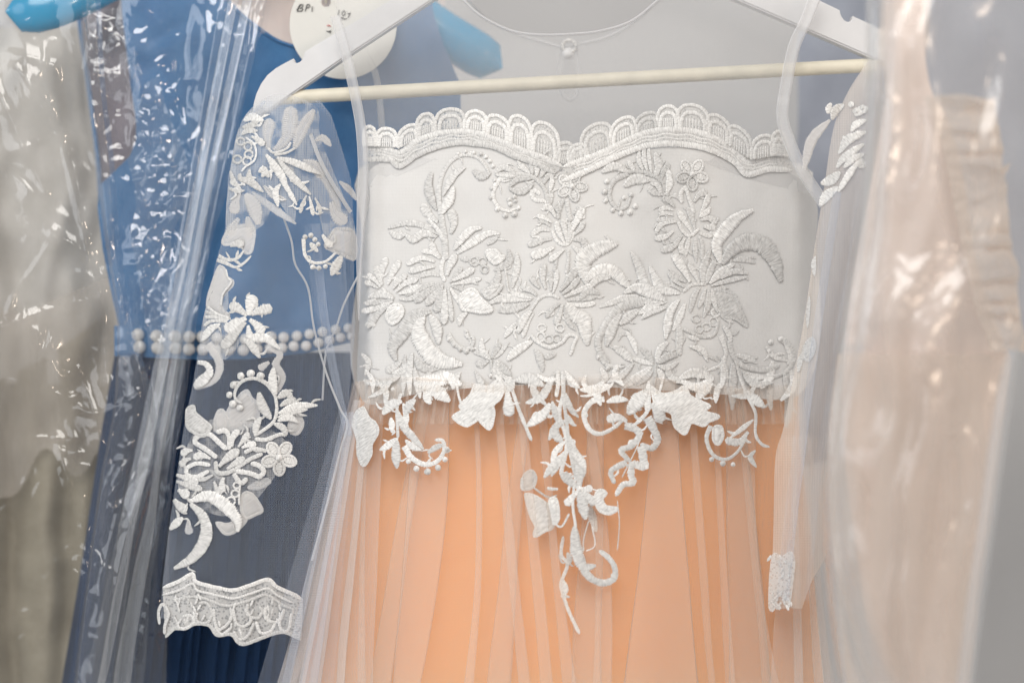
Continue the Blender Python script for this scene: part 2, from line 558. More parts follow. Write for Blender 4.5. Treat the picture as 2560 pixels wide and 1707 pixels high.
def stroke_geo(kind, pts, w, depth, lift=0.0, rnd=random):
    n = max(5, int(sum(math.dist(a, b) for a, b in zip(pts, pts[1:])) / 2.6))
    P, Lp = crom(pts, n)
    cs = CS_FLAT if kind in 'LP' and w > 10 else CS_CORD
    hgt = min(0.00075, max(0.00025, w * S * 0.10))
    vs, uv, fs = [], [], []
    m = len(cs)
    wob = rnd.uniform(0, 50)
    for i in range(n + 1):
        t = i / n
        tx, ty = P[min(i + 1, n)] - P[max(i - 1, 0)]
        l = math.hypot(tx, ty) or 1
        nx, ny = -ty / l, tx / l
        ww = w / 2 * prof_w(kind, t) * (1 + (0.12 if i % 2 else -0.10) * rnd.uniform(.2, 1.8) + 0.12 * n3(wob, i * 0.23))
        for (v, h) in cs:
            px, py = P[i][0] + nx * v * ww, P[i][1] + ny * v * ww
            hh = hgt * h * min(1, ww / (w * 0.25 + 1e-6)) * (1 + 0.16 * (1 if i % 2 else -1) * (h > .5))
            y = depth(px, py) - hh - lift
            vs.append(W(px, py, y))
            uv.append((t * Lp * S * 1000, v * ww * S * 1000))
    for i in range(n):
        for k in range(m - 1):
            a = i * m + k
            fs.append((a, a + 1, a + m + 1, a + m))
    return vs, fs, uv

def ring_pts(cx, cy, rx, ry=None, rot=0.0, a0=0, a1=360, n=14):
    ry = ry or rx
    c, s = math.cos(rot), math.sin(rot)
    out = []
    for k in range(n + 1):
        th = math.radians(a0 + (a1 - a0) * k / n)
        x, y = rx * math.cos(th), ry * math.sin(th)
        out.append((cx + x * c - y * s, cy + x * s + y * c))
    return out

def dot_geo(cx, cy, r, depth, lift=0.0):
    vs = [W(cx, cy, depth(cx, cy) - r * S * 0.7 - lift)]
    uv = [(0, 0)]
    fs = []
    k = 10
    for ring, (q, h) in enumerate(((0.6, 0.55), (1.0, 0.0))):
        for j in range(k):
            th = 2 * math.pi * j / k
            rr = r * q * (1 + 0.18 * n3(cx + math.cos(th) * 2, cy + math.sin(th) * 2))
            x, y = cx + rr * math.cos(th), cy + rr * math.sin(th)
            vs.append(W(x, y, depth(x, y) - r * S * h - lift))
            uv.append((rr * math.cos(th) * S * 1000, rr * math.sin(th) * S * 1000))
    for j in range(k):
        fs.append((0, 1 + (j + 1) % k, 1 + j))
        fs.append((1 + j, 1 + (j + 1) % k, 1 + k + (j + 1) % k, 1 + k + j))
    return vs, fs, uv

def fill_geo(poly, depth, lift=0.0):
    """padded stitched shape: domed inside, low at its serrated rim"""
    L = sum(math.dist(a, b) for a, b in zip(poly, poly[1:] + poly[:1]))
    n = max(16, int(L / 6))
    Q = []
    for a, b in zip(poly, poly[1:] + poly[:1]):
        k = max(2, int(math.dist(a, b) / 6))
        for t in range(k):
            f = t / k
            x, y = a[0] + (b[0] - a[0]) * f, a[1] + (b[1] - a[1]) * f
            Q.append((x, y))
    # soften the corners once, then serrate
    Q = [((Q[i - 1][0] + 2 * Q[i][0] + Q[(i + 1) % len(Q)][0]) / 4, (Q[i - 1][1] + 2 * Q[i][1] + Q[(i + 1) % len(Q)][1]) / 4) for i in range(len(Q))]
    cx = sum(q[0] for q in Q) / len(Q)
    cy = sum(q[1] for q in Q) / len(Q)
    pts = [Vector(q) for q in Q]
    m = len(pts)
    edges = [(i, (i + 1) % m) for i in range(m)]
    A = np.array(Q)
    B = np.roll(A, -1, 0)
    def ins(x, y):
        cond = (A[:, 1] > y) != (B[:, 1] > y)
        with np.errstate(divide='ignore', invalid='ignore'):
            xi = (B[:, 0] - A[:, 0]) * (y - A[:, 1]) / (B[:, 1] - A[:, 1]) + A[:, 0]
        return np.count_nonzero(cond & (x < xi)) % 2 == 1
    st = 7
    y = A[:, 1].min()
    while y < A[:, 1].max():
        x = A[:, 0].min()
        while x < A[:, 0].max():
            q = (x + random.uniform(-2, 2), y + random.uniform(-2, 2))
            if ins(*q) and np.min((A[:, 0] - q[0]) ** 2 + (A[:, 1] - q[1]) ** 2) > 12:
                pts.append(Vector(q))
            x += st
        y += st
    v2, e2, f2, *_ = delaunay_2d_cdt(pts, edges, [], 0, 1e-4)
    fs = []
    for f in f2:
        gx = sum(v2[i].x for i in f) / len(f)
        gy = sum(v2[i].y for i in f) / len(f)
        if ins(gx, gy):
            a, b, c = (v2[i] for i in f[:3])
            if (b.x - a.x) * (c.y - a.y) - (b.y - a.y) * (c.x - a.x) > 0:
                f = list(reversed(f))
            fs.append(tuple(f))
    vs, uv = [], []
    for p in v2:
        d = math.sqrt(np.min((A[:, 0] - p.x) ** 2 + (A[:, 1] - p.y) ** 2))
        h = 0.0011 * min(1, d / 7) * (1 - 0.35 * min(1, max(0, d - 8) / 10))
        h *= 1 + 0.25 * n3(p.x / 6, p.y / 6)
        vs.append(W(p.x, p.y, depth(p.x, p.y) - h - lift))
        uv.append(((p.x * .6 + p.y * .8) * S * 1000, (p.x * .8 - p.y * .6) * S * 1000))
    return vs, fs, uv

def join_geo(gs):
    V, F, U = [], [], []
    for v, f, u in gs:
        b = len(V)
        V += v
        U += u
        F += [tuple(i + b for i in q) for q in f]
    return V, F, U

CROPS = {'A': (890, 250, 2.5510), 'B': (1450, 250, 2.5510), 'C': (890, 600, 2.5510), 'D': (1450, 600, 2.5510),
         'E': (870, 880, 2.5510), 'F': (1450, 880, 2.5510), 'G': (1250, 1130, 2.5510),
         'S': (430, 260, 2.0408), 'U': (430, 560, 2.0408), 'V': (400, 860, 2.0408), 'X': (400, 1060, 2.0408), 'Y': (370, 1340, 2.0408), 'R': (0, 0, 1)}
PART = {'L': 'leaf', 'P': 'petal', 'C': 'stem', 'T': 'scroll', 'O': 'loop', 'D': 'bead', 'F': 'leaf', 'Q': 'petal'}
order = [0]

def piece(crop, line, depth, parent, mat, name=None):
    """one stitched piece from a traced line such as  L9 74,71 71,85 79,108"""
    x0, y0, k = CROPS[crop]
    tok = line.split()
    kind, w = tok[0][0], float(tok[0][1:] or 0) * k
    pts = [tuple(float(c) for c in t.split(',')) for t in tok[1:]]
    pts = [(x0 + p[0] * k, y0 + p[1] * k) for p in pts]
    order[0] += 1
    lift = 0.00008 * (order[0] % 7)
    nm = name or PART[kind]
    if kind in 'LPCT':
        g = stroke_geo(kind, pts, w, depth, lift)
    elif kind == 'O':
        g = stroke_geo('C', ring_pts(pts[0][0], pts[0][1], w, w * random.uniform(.85, 1.1)), 5.0, depth, lift)
    elif kind == 'D':
        g = dot_geo(pts[0][0], pts[0][1], w, depth, lift)
    else:
        g = join_geo([fill_geo(pts, depth, lift), stroke_geo('C', pts + pts[:1], 8, depth, lift + 0.0003)])
    return mesh_obj(nm, g[0], g[1], mat, parent, g[2])

def flower5(cx, cy, r, rot, depth, parent, mat, name='lace_flower'):
    """small five-petalled flower: a padded heart that carries outlined petals"""
    g = dot_geo(cx, cy, r * 0.2, depth, 0.0012)
    heart = mesh_obj(name, *g[:2], mat, parent, g[2])
    return heart, [(cx + math.cos(rot + k * 2 * math.pi / 5) * r * .6, cy + math.sin(rot + k * 2 * math.pi / 5) * r * .6, rot + k * 2 * math.pi / 5) for k in range(5)]

def petals5(cx, cy, r, rot, depth, parent, mat):
    for k in range(5):
        a = rot + k * 2 * math.pi / 5
        px, py = cx + math.cos(a) * r * .62, cy + math.sin(a) * r * .62
        rim = stroke_geo('C', ring_pts(px, py, r * .43, r * .31, a, 180, 540), r * 0.15, depth, 0.0006)
        base = stroke_geo('L', [(px - math.cos(a) * r * .36, py - math.sin(a) * r * .36), (px + math.cos(a) * r * .36, py + math.sin(a) * r * .36)], r * .5, depth)
        V, F, U = join_geo([rim, base])
        mesh_obj('petal', V, F, mat, parent, U)

# ------------------------------------------------------------------ the traced embroidery of the bodice
# each block: crop, kind of motif, depth flag, then one stitched piece per entry
LACE = [
('A', 'lace_spray', 0, '''C6 83,112 85,125 87,140 88,157
T5 83,112 81,90 86,70 97,57 110,54 121,58 128,67 130,72|D2 100,53|D2 107,51|D2 115,52|D2 122,53|D2.2 127,56|D2.2 131,60|D2.2 134,65
L8 132,71 123,75 114,69|L9 74,71 71,85 74,98 79,108|L7 107,66 97,73 90,83 85,94|L9 95,85 93,95 88,104 84,112|P9 80,120 71,112 65,102
P9 93,131 96,120 92,107|L6 31,126 48,121 65,123 81,132|L7 33,129 41,133.5 49,131|L8 48,132 56,137 66,131 79,134|C4 70,116 80,127 86,138
L8 123,125 112,128 102,138 96,147|L8 141,131 130,131 120,136 108,144 99,151|L5 128,142 134,138 140,133'''),
('C', 'lace_flower', 0, '''C4 89,12 84,24 84,33 87,41
P6 83,18 76,9 73,2|P5 82,18 73,12 64,11|P6 77,21 63,18 49,24|P6 77,26 65,28 51,31|P6 82,35 72,33 62,35|P7 85,43 72,44 58,49 45,52
P8 85,43 70,51 57,61|P8 85,44 76,55 68,64|P9 84,46 82,58 78,71|P8 87,48 87,65 86,83|P5 90,46 92,60 94,80|P7 92,47 99,57 108,65
P5 93,45 105,49 116,52|P5 93,44 108,41 123,38|P5 92,42 98,34 104,27|P7 95,40 106,34 116,28|P8 89,35 92,25 98,14
F0 101,54 114,48 122,57 133,68 124,71 112,69 104,67|L5 102,18 107,19 113,19|O4.2 116,21|O3.8 124,21|O3.5 126,29
F0 127,11 136,10 141,15 145,17 137,23 131,19|F0 128,48 135,46 143,44 138,52 130,57 124,50|L6 109,71 103,76 101,84'''),
('C', 'lace_leaf', 1, '''L7 149,9 151,20 143,27 135,30
L7 157,12 158,25 153,47|C2.2 146,27 148,40 150,50 158,52|L8 140,30 138,40 130,46'''),
('C', 'lace_flower', 1, '''L8 37,57 25,53 12,56
P5 24,46 18,39 11,33|P5 22,47 14,43 8,41|P7 24,45 25,31 30,17|P7 31,44 36,32 43,20|P6 26,44 21,34 19,26|P6 36,48 42,40 50,34|P6 39,51 48,43 61,38
P6 42,53 52,50 63,45|P5 42,58 52,58 63,52|P5 37,58 22,61 7,62|P6 36,60 20,67 5,70|P7 34,63 22,72 11,86|F0 30,70 36,64 43,64 46,70 42,78 35,82 30,77'''),
('C', 'lace_leaf', 0, '''L14 73,70 58,74 46,90 36,105 39,118
L18 66,72 61,88 68,105 82,118 104,122|L10 72,73 79,86 81,102'''),
('C', 'lace_spray', 0, '''T7 46,127 33,138 18,141 7,137
L6 5,111 12,120 9,133|P8 45,118 38,124 29,129|D2 30,150|D2 25,147|D2 36,146|L7 55,110 52,130 53,152|L6 48,112 47,130 46,152|L8 57,115 65,125 80,127
L13 62,136 80,137 90,135 103,142|L14 62,138 75,145 92,158|L7 57,125 60,140 63,155'''),
('C', 'lace_scroll', 0, '''T5 90,92 97,102 107,107 114,103 115,95
D2.4 91,97|D2.4 96,103|D2.6 102,107|D2.8 108,109|D2.2 114,107|D2 108,90|L4 107,88 109,94 112,97'''),
('C', 'lace_flower', 1, '''C2.5 132,117 133,127 136,140
L6 132,117 124,108 123,95|L6 132,117 124,112 115,110|P7 130,118 124,121 117,120|P7 133,116 138,107 141,101|L9 148,118 158,108 173,99
L8 135,119 142,124 152,133|L6 135,120 140,130 149,137|D2.5 132,133|L4 134,116 140,112 150,100'''),
('C', 'lace_flower', 0, '''C3 200,57 190,54 180,57 171,69
P7 186,48 183,38 184,23|P6 180,47 175,42 171,35|P6 177,54 170,49 162,46|P5 173,57 163,55 152,52|L9 172,58 155,57 140,58 129,63|L9 170,62 155,67 139,70
P5 191,50 191,40 190,31|P4.5 193,52 196,42 197,29|P8 200,50 208,40 217,27|P6 202,53 212,45 219,37|P6 204,56 220,49 233,44|P7 207,59 222,57 236,55|P5 206,62 220,64 235,62
L15 206,63 215,73 223,80 227,103|L5 205,64 208,80 216,89|P6 202,63 200,72 195,83|P5 200,62 192,68 186,76|L8 172,69 165,77 159,91|P5 174,72 168,82 163,96
O4 182,86|O4 181,95|O4 189,97|O4 197,96|O4 200,86|C3.2 171,93 178,100 190,105 202,100 208,93 216,95 213,103 210,113|L8 175,107 180,115 183,129|L6 185,116 196,111
L6 145,96 152,87 160,80|L5 154,85 162,78 170,70'''),
('A', 'lace_spray', 0, '''C4 190,104 184,86 172,75 155,73 136,73
L6 136,72 145,66 157,73|L3.5 137,74 147,74.5 157,75|T5 156,74 142,77 135,88 135,98 141,106 150,109 158,106|D2 136,79|D2 133,87|D2 132,96|D2.4 138,107|D3 146,113|D3 155,112|D2.4 159,106
D2.4 150,98|D2.4 155,95|D2.4 151,102|D2 156,99|L6 150,86 158,78 173,77|L7 150,87 162,90 174,82|C4 186,99 176,98 172,92 176,89 180,93|L5 171,72 163,66 158,59|L6 173,73 172,62 173,51
L6 177,75 178,64 180,53|L6 181,76 185,66 188,56|P6 184,82 188,75 195,72|L5 190,90 192,80 192,73|L6 189,104 191,95 191,87'''),
('A', 'lace_flower', 0, '''C3.2 192,128 197,138 204,142 210,138 214,129
C4 198,117 200,105 205,96|C4 206,97 208,107 210,119|P6 196,115 190,106 183,105|P5 199,112 196,105 193,103|P5 192,120 183,115 177,114|P5 191,124 184,119 178,119|P6 190,128 180,127 171,133
P7 192,136 180,138 168,143|P9 194,144 183,150 171,153|P8 212,128 218,115 223,105|P5 213,112 219,106 225,108|P6 214,132 220,126 223,119|P8 213,137 222,138 226,146|P6 212,143 218,148 225,148
P6 205,141 199,130 196,119|P6 207,140 205,128 202,117|L5 208,140 210,130 209,119|P6 204,146 197,152 189,158|C3 208,146 208,158 206,170|C3.2 190,149 192,156 197,150|C3.2 198,149 195,165 193,168'''),
('B', 'lace_spray', 0, '''C3.6 87,95 80,80 68,72 55,70 46,71
L9 21,71 34,65 47,71|T5 47,72 34,79 29,90 31,100 38,107 46,104 50,95|D2.6 26,80|D2.8 24,90|D2.6 25,99|D2.6 32,108|D2.8 40,111|D3.2 49,110|D2.8 54,104|D2.2 43,96|D2.6 50,93
L11 43,85 54,78 69,79|P7 82,93 73,91 67,85|L5 80,92 76,84 69,82|L5 54,70 50,64 47,59|L5 62,69 58,60 58,49|L5 66,70 63,58 63,45|L4 70,72 68,58 67,44|L8 74,75 77,64 73,51|P6 80,79 82,70 88,63|L7 85,93 88,80 86,67'''),
('B', 'lace_flower', 0, '''C3.2 96,119 101,129 108,133 117,126
C4 100,101 99,91 105,84|C3.5 104,86 107,97 112,111|P6 93,105 86,98 80,97|P5 100,101 96,95 91,93|P4.5 92,108 84,106 77,108|P4.5 92,113 84,111 77,112|P4.5 92,118 83,117 75,118|P5 95,119 80,122 74,131
P6 92,128 84,134 73,136|P7 100,132 92,143 79,148|P6 110,130 102,118 96,108|P6 113,128 110,116 106,105|P7 112,100 117,93 125,90|P6 118,112 124,100 126,92|L6 117,115 124,110 128,105
P6 118,118 127,116 134,121|P7 121,124 127,125 133,124|P6 117,131 127,133 133,126|L5 107,134 105,145 103,154|P6 103,135 99,143 101,151|L5 113,135 113,146 114,159|C3.5 117,133 120,142 120,157'''),
('B', 'lace_leaf', 0, '''L13 138,160 134,142 142,128 155,115 170,108
L17 139,161 150,146 165,139 180,143 191,158 197,178|L6 150,158 160,156 172,160'''),
('D', 'lace_flower', 0, '''C3.2 124,43 110,44 101,51
L8 121,44 121,28 128,9|L7 124,43 128,30 133,19|L8 127,43 138,32 152,23|L5 128,45 145,40 165,36|L6 138,38 150,31 165,33|F0 131,49 150,53 156,64 164,84 152,77 140,75 136,62|L4 131,49 138,47 146,47|L5 141,77 145,78 150,81
P6 117,42 112,33 107,22|P9 108,41 101,28 92,14|P6 104,41 94,36 86,32|P5 102,46 92,39 87,31|P5 100,50 90,44 79,44|L9 98,52 85,50 78,46 68,25|L9 80,52 65,45 58,27 50,11
L6 118,46 112,55 108,71|L5 123,47 120,58 116,67|L6 126,48 126,62 121,76|L5 129,48 132,62 135,71|O4 114,77|O4 133,71|O4 131,80|O4 124,85|O3.5 117,87|C3 101,87 110,91 122,95 132,92 136,78'''),
('D', 'lace_leaf', 0, '''L11 84,59 68,52 55,47 43,52
L8 84,60 65,60 45,57 19,66|L7 85,60 70,64 57,73|T10 62,60 40,66 26,82 18,98 20,110 29,121|L9 58,68 48,75 39,83|L10 40,72 32,85 26,104|L7 84,66 70,70 60,77
L9 97,58 88,72 84,97|L7 103,62 98,75 91,89|L8 96,82 98,95 96,112'''),
('D', 'lace_leaf', 0, '''L17 7,43 3,22 15,10 37,3
L13 5,40 18,30 32,31 42,40 49,47|L8 8,48 18,38 30,37|L8 0,58 8,50 19,53'''),
('D', 'lace_flower', 1, '''C2.6 74,122 74,135 72,150
L7 72,121 66,112 59,106|L5 72,122 58,118 50,115|L9 52,119 42,110 32,104|L6 56,112 52,100 45,89|L7 75,120 78,108 87,99|L8 76,121 86,114 96,113|L6 76,123 86,125 97,119
L9 70,124 60,132 40,146|L8 71,128 65,134 54,143|L7 76,126 80,133 80,141|T5 18,110 24,120 32,124 44,124|D2.4 18,115|D2.4 27,126|D2.4 36,127|L7 20,125 25,135 21,141'''),
('D', 'lace_spray', 0, '''T5 138,93 143,110 138,122 125,128
P6 100,86 97,100 98,113|L5 106,95 112,96 117,98|L6 107,104 120,108 125,119|L6 140,84 146,92 148,101|C5 146,98 149,110 155,120 165,125 182,127 196,122|L6 152,113 163,115 174,121
L10 97,136 112,130 131,135|L9 99,138 115,144 131,136|L6 160,130 172,134 184,135'''),
('D', 'lace_scroll', 1, '''T6 196,96 206,104 209,116 204,127 190,134 177,133
D3 187,100|D3 197,97|D2.6 186,109|D2.4 168,135|D2.4 179,140|D2.4 188,139|L5 200,100 206,112 204,122|L5 182,104 190,114 200,118'''),
('E', 'lace_leaf', 0, '''F0 124,31 133,34 140,33 147,27 152,35 149,45 142,52 143,60 139,75 130,68 127,66 116,72 105,66 104,62 112,57 110,52 120,42
C2 111,58 125,57 142,53|C2 129,58 133,66 139,73'''),
('E', 'lace_leaf', 0, '''F0 15,53 20,64 27,70 29,79 23,90 22,101 15,111 10,100 9,84 5,71 8,60
C2.2 15,56 16,75 16,95 16,108'''),
('E', 'lace_spray', 0, '''C3 52,40 48,56 49,84
L10 53,48 42,52 34,61|L8 66,46 60,52 56,61|L8 48,56 54,72 66,86 74,95|L6 54,50 57,62 56,76|L6 42,64 43,71 43,79|L7 49,84 40,91 31,96|L9 48,86 47,100 48,114|L6 56,86 64,93 72,96'''),
('E', 'lace_scroll', 0, '''T6 55,92 62,103 75,110 87,107 94,97 93,87 85,86
D2.6 59,107|D3 67,114|D3.4 78,117|D3 88,113|D2.8 95,105|D2.6 97,95|L6 94,90 85,94 78,99'''),
('E', 'lace_spray', 0, '''C3.4 145,18 152,30 160,36 167,55 175,75 180,87
P11 156,38 157,48 158,63|L11 164,28 178,26 192,33|L8 199,34 188,45 174,50|L10 198,50 192,60 175,73|L5 185,22 195,27 206,26|L8 75,38 78,46 81,51|L6 150,22 156,26 160,34'''),
('E', 'lace_spray', 0, '''C4 210,18 211,40 207,60 213,80 214,95 208,121
L6 213,40 218,55 226,64|L5 212,18 220,28 227,35|L9 204,69 203,80 211,89|L5 213,60 220,70 224,72|L6 213,87 203,98 200,112|L9 214,88 222,100 222,118|L5 216,80 222,95 229,102|L6 200,48 203,60 206,70|C4 205,18 206,30 204,44'''),
('F', 'lace_leaf', 0, '''F0 70,33 78,40 85,41 95,38 103,34 108,43 120,49 127,53 122,58 136,63 126,68 121,72 109,69 103,80 93,72 90,60 80,56 73,48
C2 74,47 90,57 106,59 132,63|C2 106,59 108,66 104,78'''),
('F', 'lace_spray', 0, '''T6 24,46 12,48 4,60 8,74 18,80 30,76 43,66
L8 0,37 15,36 29,32|L4 32,25 30,33 10,42 0,43|L7 26,49 36,46 47,47|P9 46,68 38,64 26,66|L14 66,37 55,50 47,61|L4 69,43 66,58 52,72 43,71|P12 70,50 76,58 80,69'''),
('F', 'lace_ribbon', 0, '''T8 44,72 54,75 58,82 50,92 40,96 46,104 50,108
T9 66,64 72,75 76,86 70,94 59,90|T9 60,92 62,104 63,112 52,110 50,120 52,128 42,130 35,141|T7 46,108 35,113 30,118 34,129|C1.2 62,78 55,95 44,117 41,123'''),
('F', 'lace_spray', 0, '''C3 152,5 157,25 165,45 172,60 172,80 178,90 186,93
L11 130,30 120,38 115,47|L6 137,30 134,40 133,50|L10 160,38 168,44 181,54|L5 170,66 160,74 147,84|P8 165,78 156,88 142,86|L5 172,96 167,103 173,113'''),
('F', 'lace_scroll', 0, '''T4.5 128,72 124,85 130,100 142,105 153,99 163,85
F0 131,73 138,73 140,82 136,90 131,86|D2.6 129,105|D3 140,109|D2.4 150,110'''),
('F', 'lace_leaf', 1, '''L9 150,10 150,30 149,57
L7 188,28 186,42 187,57|L9 200,20 205,45 202,74|L8 140,5 142,25 141,40'''),
('G', 'lace_flower', 0, '''P10 77,35 69,29 61,20
D3.4 78,36|P10 78,35 78,25 79,12|P7 79,36 85,36 91,35|P8 79,37 87,44 93,52|L11 78,38 81,51 84,66|P8 77,37 70,45 64,52'''),
('G', 'lace_leaf', 0, '''F0 93,41 98,37 104,40 100,46 104,53 115,55 108,60 99,58 94,50
F0 48,46 54,45 57,54 57,66 53,70 51,60|L8 43,25 54,11 63,1|C3 46,35 51,36 57,36|C2 52,68 60,73 68,60'''),
('G', 'lace_leaf', 1, '''F0 24,40 36,44 50,55 52,72 44,77 34,82 35,72 30,62
F0 22,24 30,18 35,24 32,34 22,36|L8 88,52 91,65 94,78|C2 32,34 47,44 56,42'''),
('G', 'lace_hook', 0, '''T8 81,114 90,124 102,128 112,123 112,112 106,103 97,96
L12 73,72 74,90 76,100 82,112 94,111|C1.2 87,67 82,85 82,97|C1.2 90,72 93,91 84,97|C1 115,47 117,70 115,96'''),
('G', 'lace_strand', 1, '''C3.4 62,82 60,100 66,110 60,128 62,140 68,157 78,178
L6 66,98 68,105 65,112|L6 62,125 64,135 60,142'''),
]

# ------------------------------------------------------------------ peach dress
dress = thing('peach_dress', 'peach tulle dress with ivory lace bodice on a white wooden hanger', 'dress', W(1390, 1707, 0.0))

BODICE = [(925, 425), (1000, 395), (1085, 372), (1180, 362), (1270, 380), (1345, 410), (1405, 430), (1460, 425), (1540, 395), (1640, 372), (1740, 372), (1830, 400), (1880, 432),
          (1965, 428), (2040, 500), (2036, 640), (2018, 800), (2000, 985), (1800, 985), (1600, 972), (1400, 962), (1200, 968), (1040, 985), (905, 1000), (898, 800), (902, 620), (925, 500)]
def edge_back(px, py, y):
    # the cloth turns away round the sides
    u = abs(px - 1462) / 560
    return y + (0.010 * max(0, u - 0.96) / 0.04 if u > 0.96 else 0)
patch('bodice', BODICE, lambda x, y: edge_back(x, y, yB(x, y)), M_bodice, dress, step=14)
patch('bodice_back', [(930, 400), (1400, 380), (1960, 400), (2030, 520), (1990, 1000), (1400, 1010), (915, 1005), (905, 600)],
      lambda x, y: 0.045 + 0.01 * (1 - uB(x) ** 2), M_bodice, dress, step=40)

# sheer yoke, front and back
NECK_F = [(1150, -8), (1200, 38), (1275, 76), (1345, 87), (1420, 86), (1500, 78), (1580, 52), (1655, -8)]
NECK_B = [(1165, -8), (1215, 45), (1290, 84), (1360, 106), (1408, 118), (1440, 112), (1520, 92), (1590, 52), (1650, -8)]
YO_L = [(842, 60), (868, 150), (890, 250), (905, 340), (908, 430), (905, 520), (902, 600)]
YO_R = [(2040, -30), (2010, 60), (1982, 120), (1968, 210), (1955, 290), (1968, 340), (2000, 420), (2040, 490)]
def yY(px, py):
    f = max(0, min(1, py / 430))
    return (-0.014) * (1 - f) + (yB(px, 430) - 0.0004) * f + 0.0012 * n3(px / 130, py / 170, 7)
front = [(838, -40)] + YO_L + [(930, 470), (1085, 400), (1270, 410), (1405, 450), (1540, 420), (1740, 400), (1880, 450)] + YO_R[::-1] + [(1660, -40)] + NECK_F[::-1] + [(1140, -40)]
patch('front_yoke', front, yY, M_yoke, dress, step=18, smooth_outline=False)
back = [(838, -40)] + YO_L[:5] + [(1100, 425), (1400, 440), (1750, 420)] + [(1990, 400), (1968, 340)] + YO_R[:5][::-1] + [(1665, -40)] + NECK_B[::-1] + [(1150, -40)]
KEY = [(1412, 150), (1434, 150), (1442, 180), (1438, 225), (1424, 245), (1408, 228), (1404, 180)]
patch('back_yoke', back, lambda x, y: 0.042 + 0.003 * n3(x / 150, y / 150, 1), M_yoke, dress, step=24, holes=[KEY], smooth_outline=False)
tube('neck_binding', [W(x, y, yY(x, y) - .001) for x, y in NECK_F], 0.0007, M_band, dress)
tube('back_neck_binding', [W(x, y, 0.040) for x, y in NECK_B], 0.0008, M_band, dress)
tube('keyhole_binding', [W(x, y, 0.0405) for x, y in [(1404, 122), (1396, 150), (1394, 190), (1402, 232), (1424, 252), (1444, 232), (1450, 190), (1448, 150), (1442, 122)]], 0.0004, M_band, dress)
tube('button_loop', [W(*p, 0.038) for p in ring_pts(1423, 116, 17, 15, 0.2, 0, 350)], 0.0012, M_lace, dress)
g = dot_geo(1420, 134, 15, lambda x, y: 0.0385)
mesh_obj('button', g[0], g[1], M_hanger, dress, g[2])

def strap(name, pts, w, dep, mat, end=1.0):
    """flat bound edge: a soft tape with a rolled rim on either side"""
    n = 60
    P, L = crom(pts, n)
    vs, fs, uv = [], [], []
    cs = [(-1, 0.0), (-.8, .0016), (-.5, .0006), (.5, .0006), (.8, .0016), (1, 0.0)]
    for i in range(n + 1):
        tx, ty = P[min(i + 1, n)] - P[max(i - 1, 0)]
        l = math.hypot(tx, ty)
        ww = w * (1 + (end - 1) * max(0, (i / n - .6) / .4))
        for v, h in cs:
            x, y = P[i][0] - ty / l * v * ww / 2, P[i][1] + tx / l * v * ww / 2
            vs.append(W(x, y, dep(x, y) - h))
            uv.append((i * L / n * S * 1000, v * w * S * 500))
    m = len(cs)
    for i in range(n):
        for k in range(m - 1):
            a = i * m + k
            fs.append((a, a + 1, a + m + 1, a + m))
    return mesh_obj(name, vs, fs, mat, dress, uv)
strap('armhole_binding', [(838, 40), (866, 140), (890, 250), (903, 330), (908, 430), (904, 520), (898, 660), (897, 800)], 26, lambda x, y: -0.018, M_band, 0.15)
strap('armhole_binding', [(2046, -30), (2016, 50), (1985, 118), (1966, 210), (1956, 290), (1972, 350), (2008, 430), (2062, 512)], 30, lambda x, y: -0.018 if y > 250 else -0.016, M_band)
strap('inner_armhole_binding', [(905, 120), (935, 175), (948, 240), (955, 330), (958, 440)], 16, lambda x, y: 0.038, M_band)

# scalloped lace trim along the top of the bodice
def cr(c, s):
    x0, y0, k = CROPS[c]
    return [(x0 + float(t.split(',')[0]) * k, y0 + float(t.split(',')[1]) * k) for t in s.split()]
LOWER = cr('A', '7,59 22,58 34,59 43,65 60,54 80,46 100,42 115,43 135,46 155,55 175,62 195,72') 
LOWER2 = cr('B', '-18,80 10,68 35,56 55,48 70,44 95,43 125,48 150,60 164,73 185,68 208,69')
UPPER = cr('A', '7,48 28,47 43,51 60,40 80,33 100,31 120,33 145,42 165,50 185,57 203,66')
UPPER2 = cr('B', '-17,66 0,60 25,50 50,38 70,31 95,29 120,33 145,44 165,60 180,56 204,57')
def dense(p, n=60):
    return [tuple(q) for q in crom(p, n)[0]]
def ribbon_geo(top, bot, depth, lift):
    A, _ = crom(top, 70)
    B, _ = crom(bot, 70)
    vs, fs, uv = [], [], []
    for a, b in zip(A, B):
        for k in range(5):
            x, y = a[0] + (b[0] - a[0]) * k / 4, a[1] + (b[1] - a[1]) * k / 4
            vs.append(W(x, y, depth(x, y) - lift - 0.0004 * math.sin(k / 4 * math.pi)))
            uv.append((x * S * 1000, -y * S * 1000))
    for i in range(70):
        for k in range(4):
            a = i * 5 + k
            fs.append((a, a + 5, a + 6, a + 1))
    return vs, fs, uv
V, F, U = join_geo([ribbon_geo(UPPER, LOWER, yFront, 0.0004), ribbon_geo(UPPER2, LOWER2, yFront, 0.0004)])
trim = mesh_obj('lace_trim', V, F, M_net, dress, U)
for path, w in ((LOWER, 13), (LOWER2, 14), (UPPER, 13), (UPPER2, 14)):
    g = stroke_geo('C', path, w, yFront, 0.0008)
    mesh_obj('cord', *g[:2], M_lace, trim, g[2])
for a, b in ((UPPER, LOWER), (UPPER2, LOWER2)):
    for f in (0.35, 0.62):
        A, B = dense(a), dense(b)
        mid = [(p[0] + (q[0] - p[0]) * f, p[1] + (q[1] - p[1]) * f + 2 * math.sin(i * 1.1)) for i, (p, q) in enumerate(zip(A, B))]
        g = stroke_geo('C', mid[3:-3], 5, yFront, 0.0006)
        mesh_obj('cord', *g[:2], M_lace, trim, g[2])
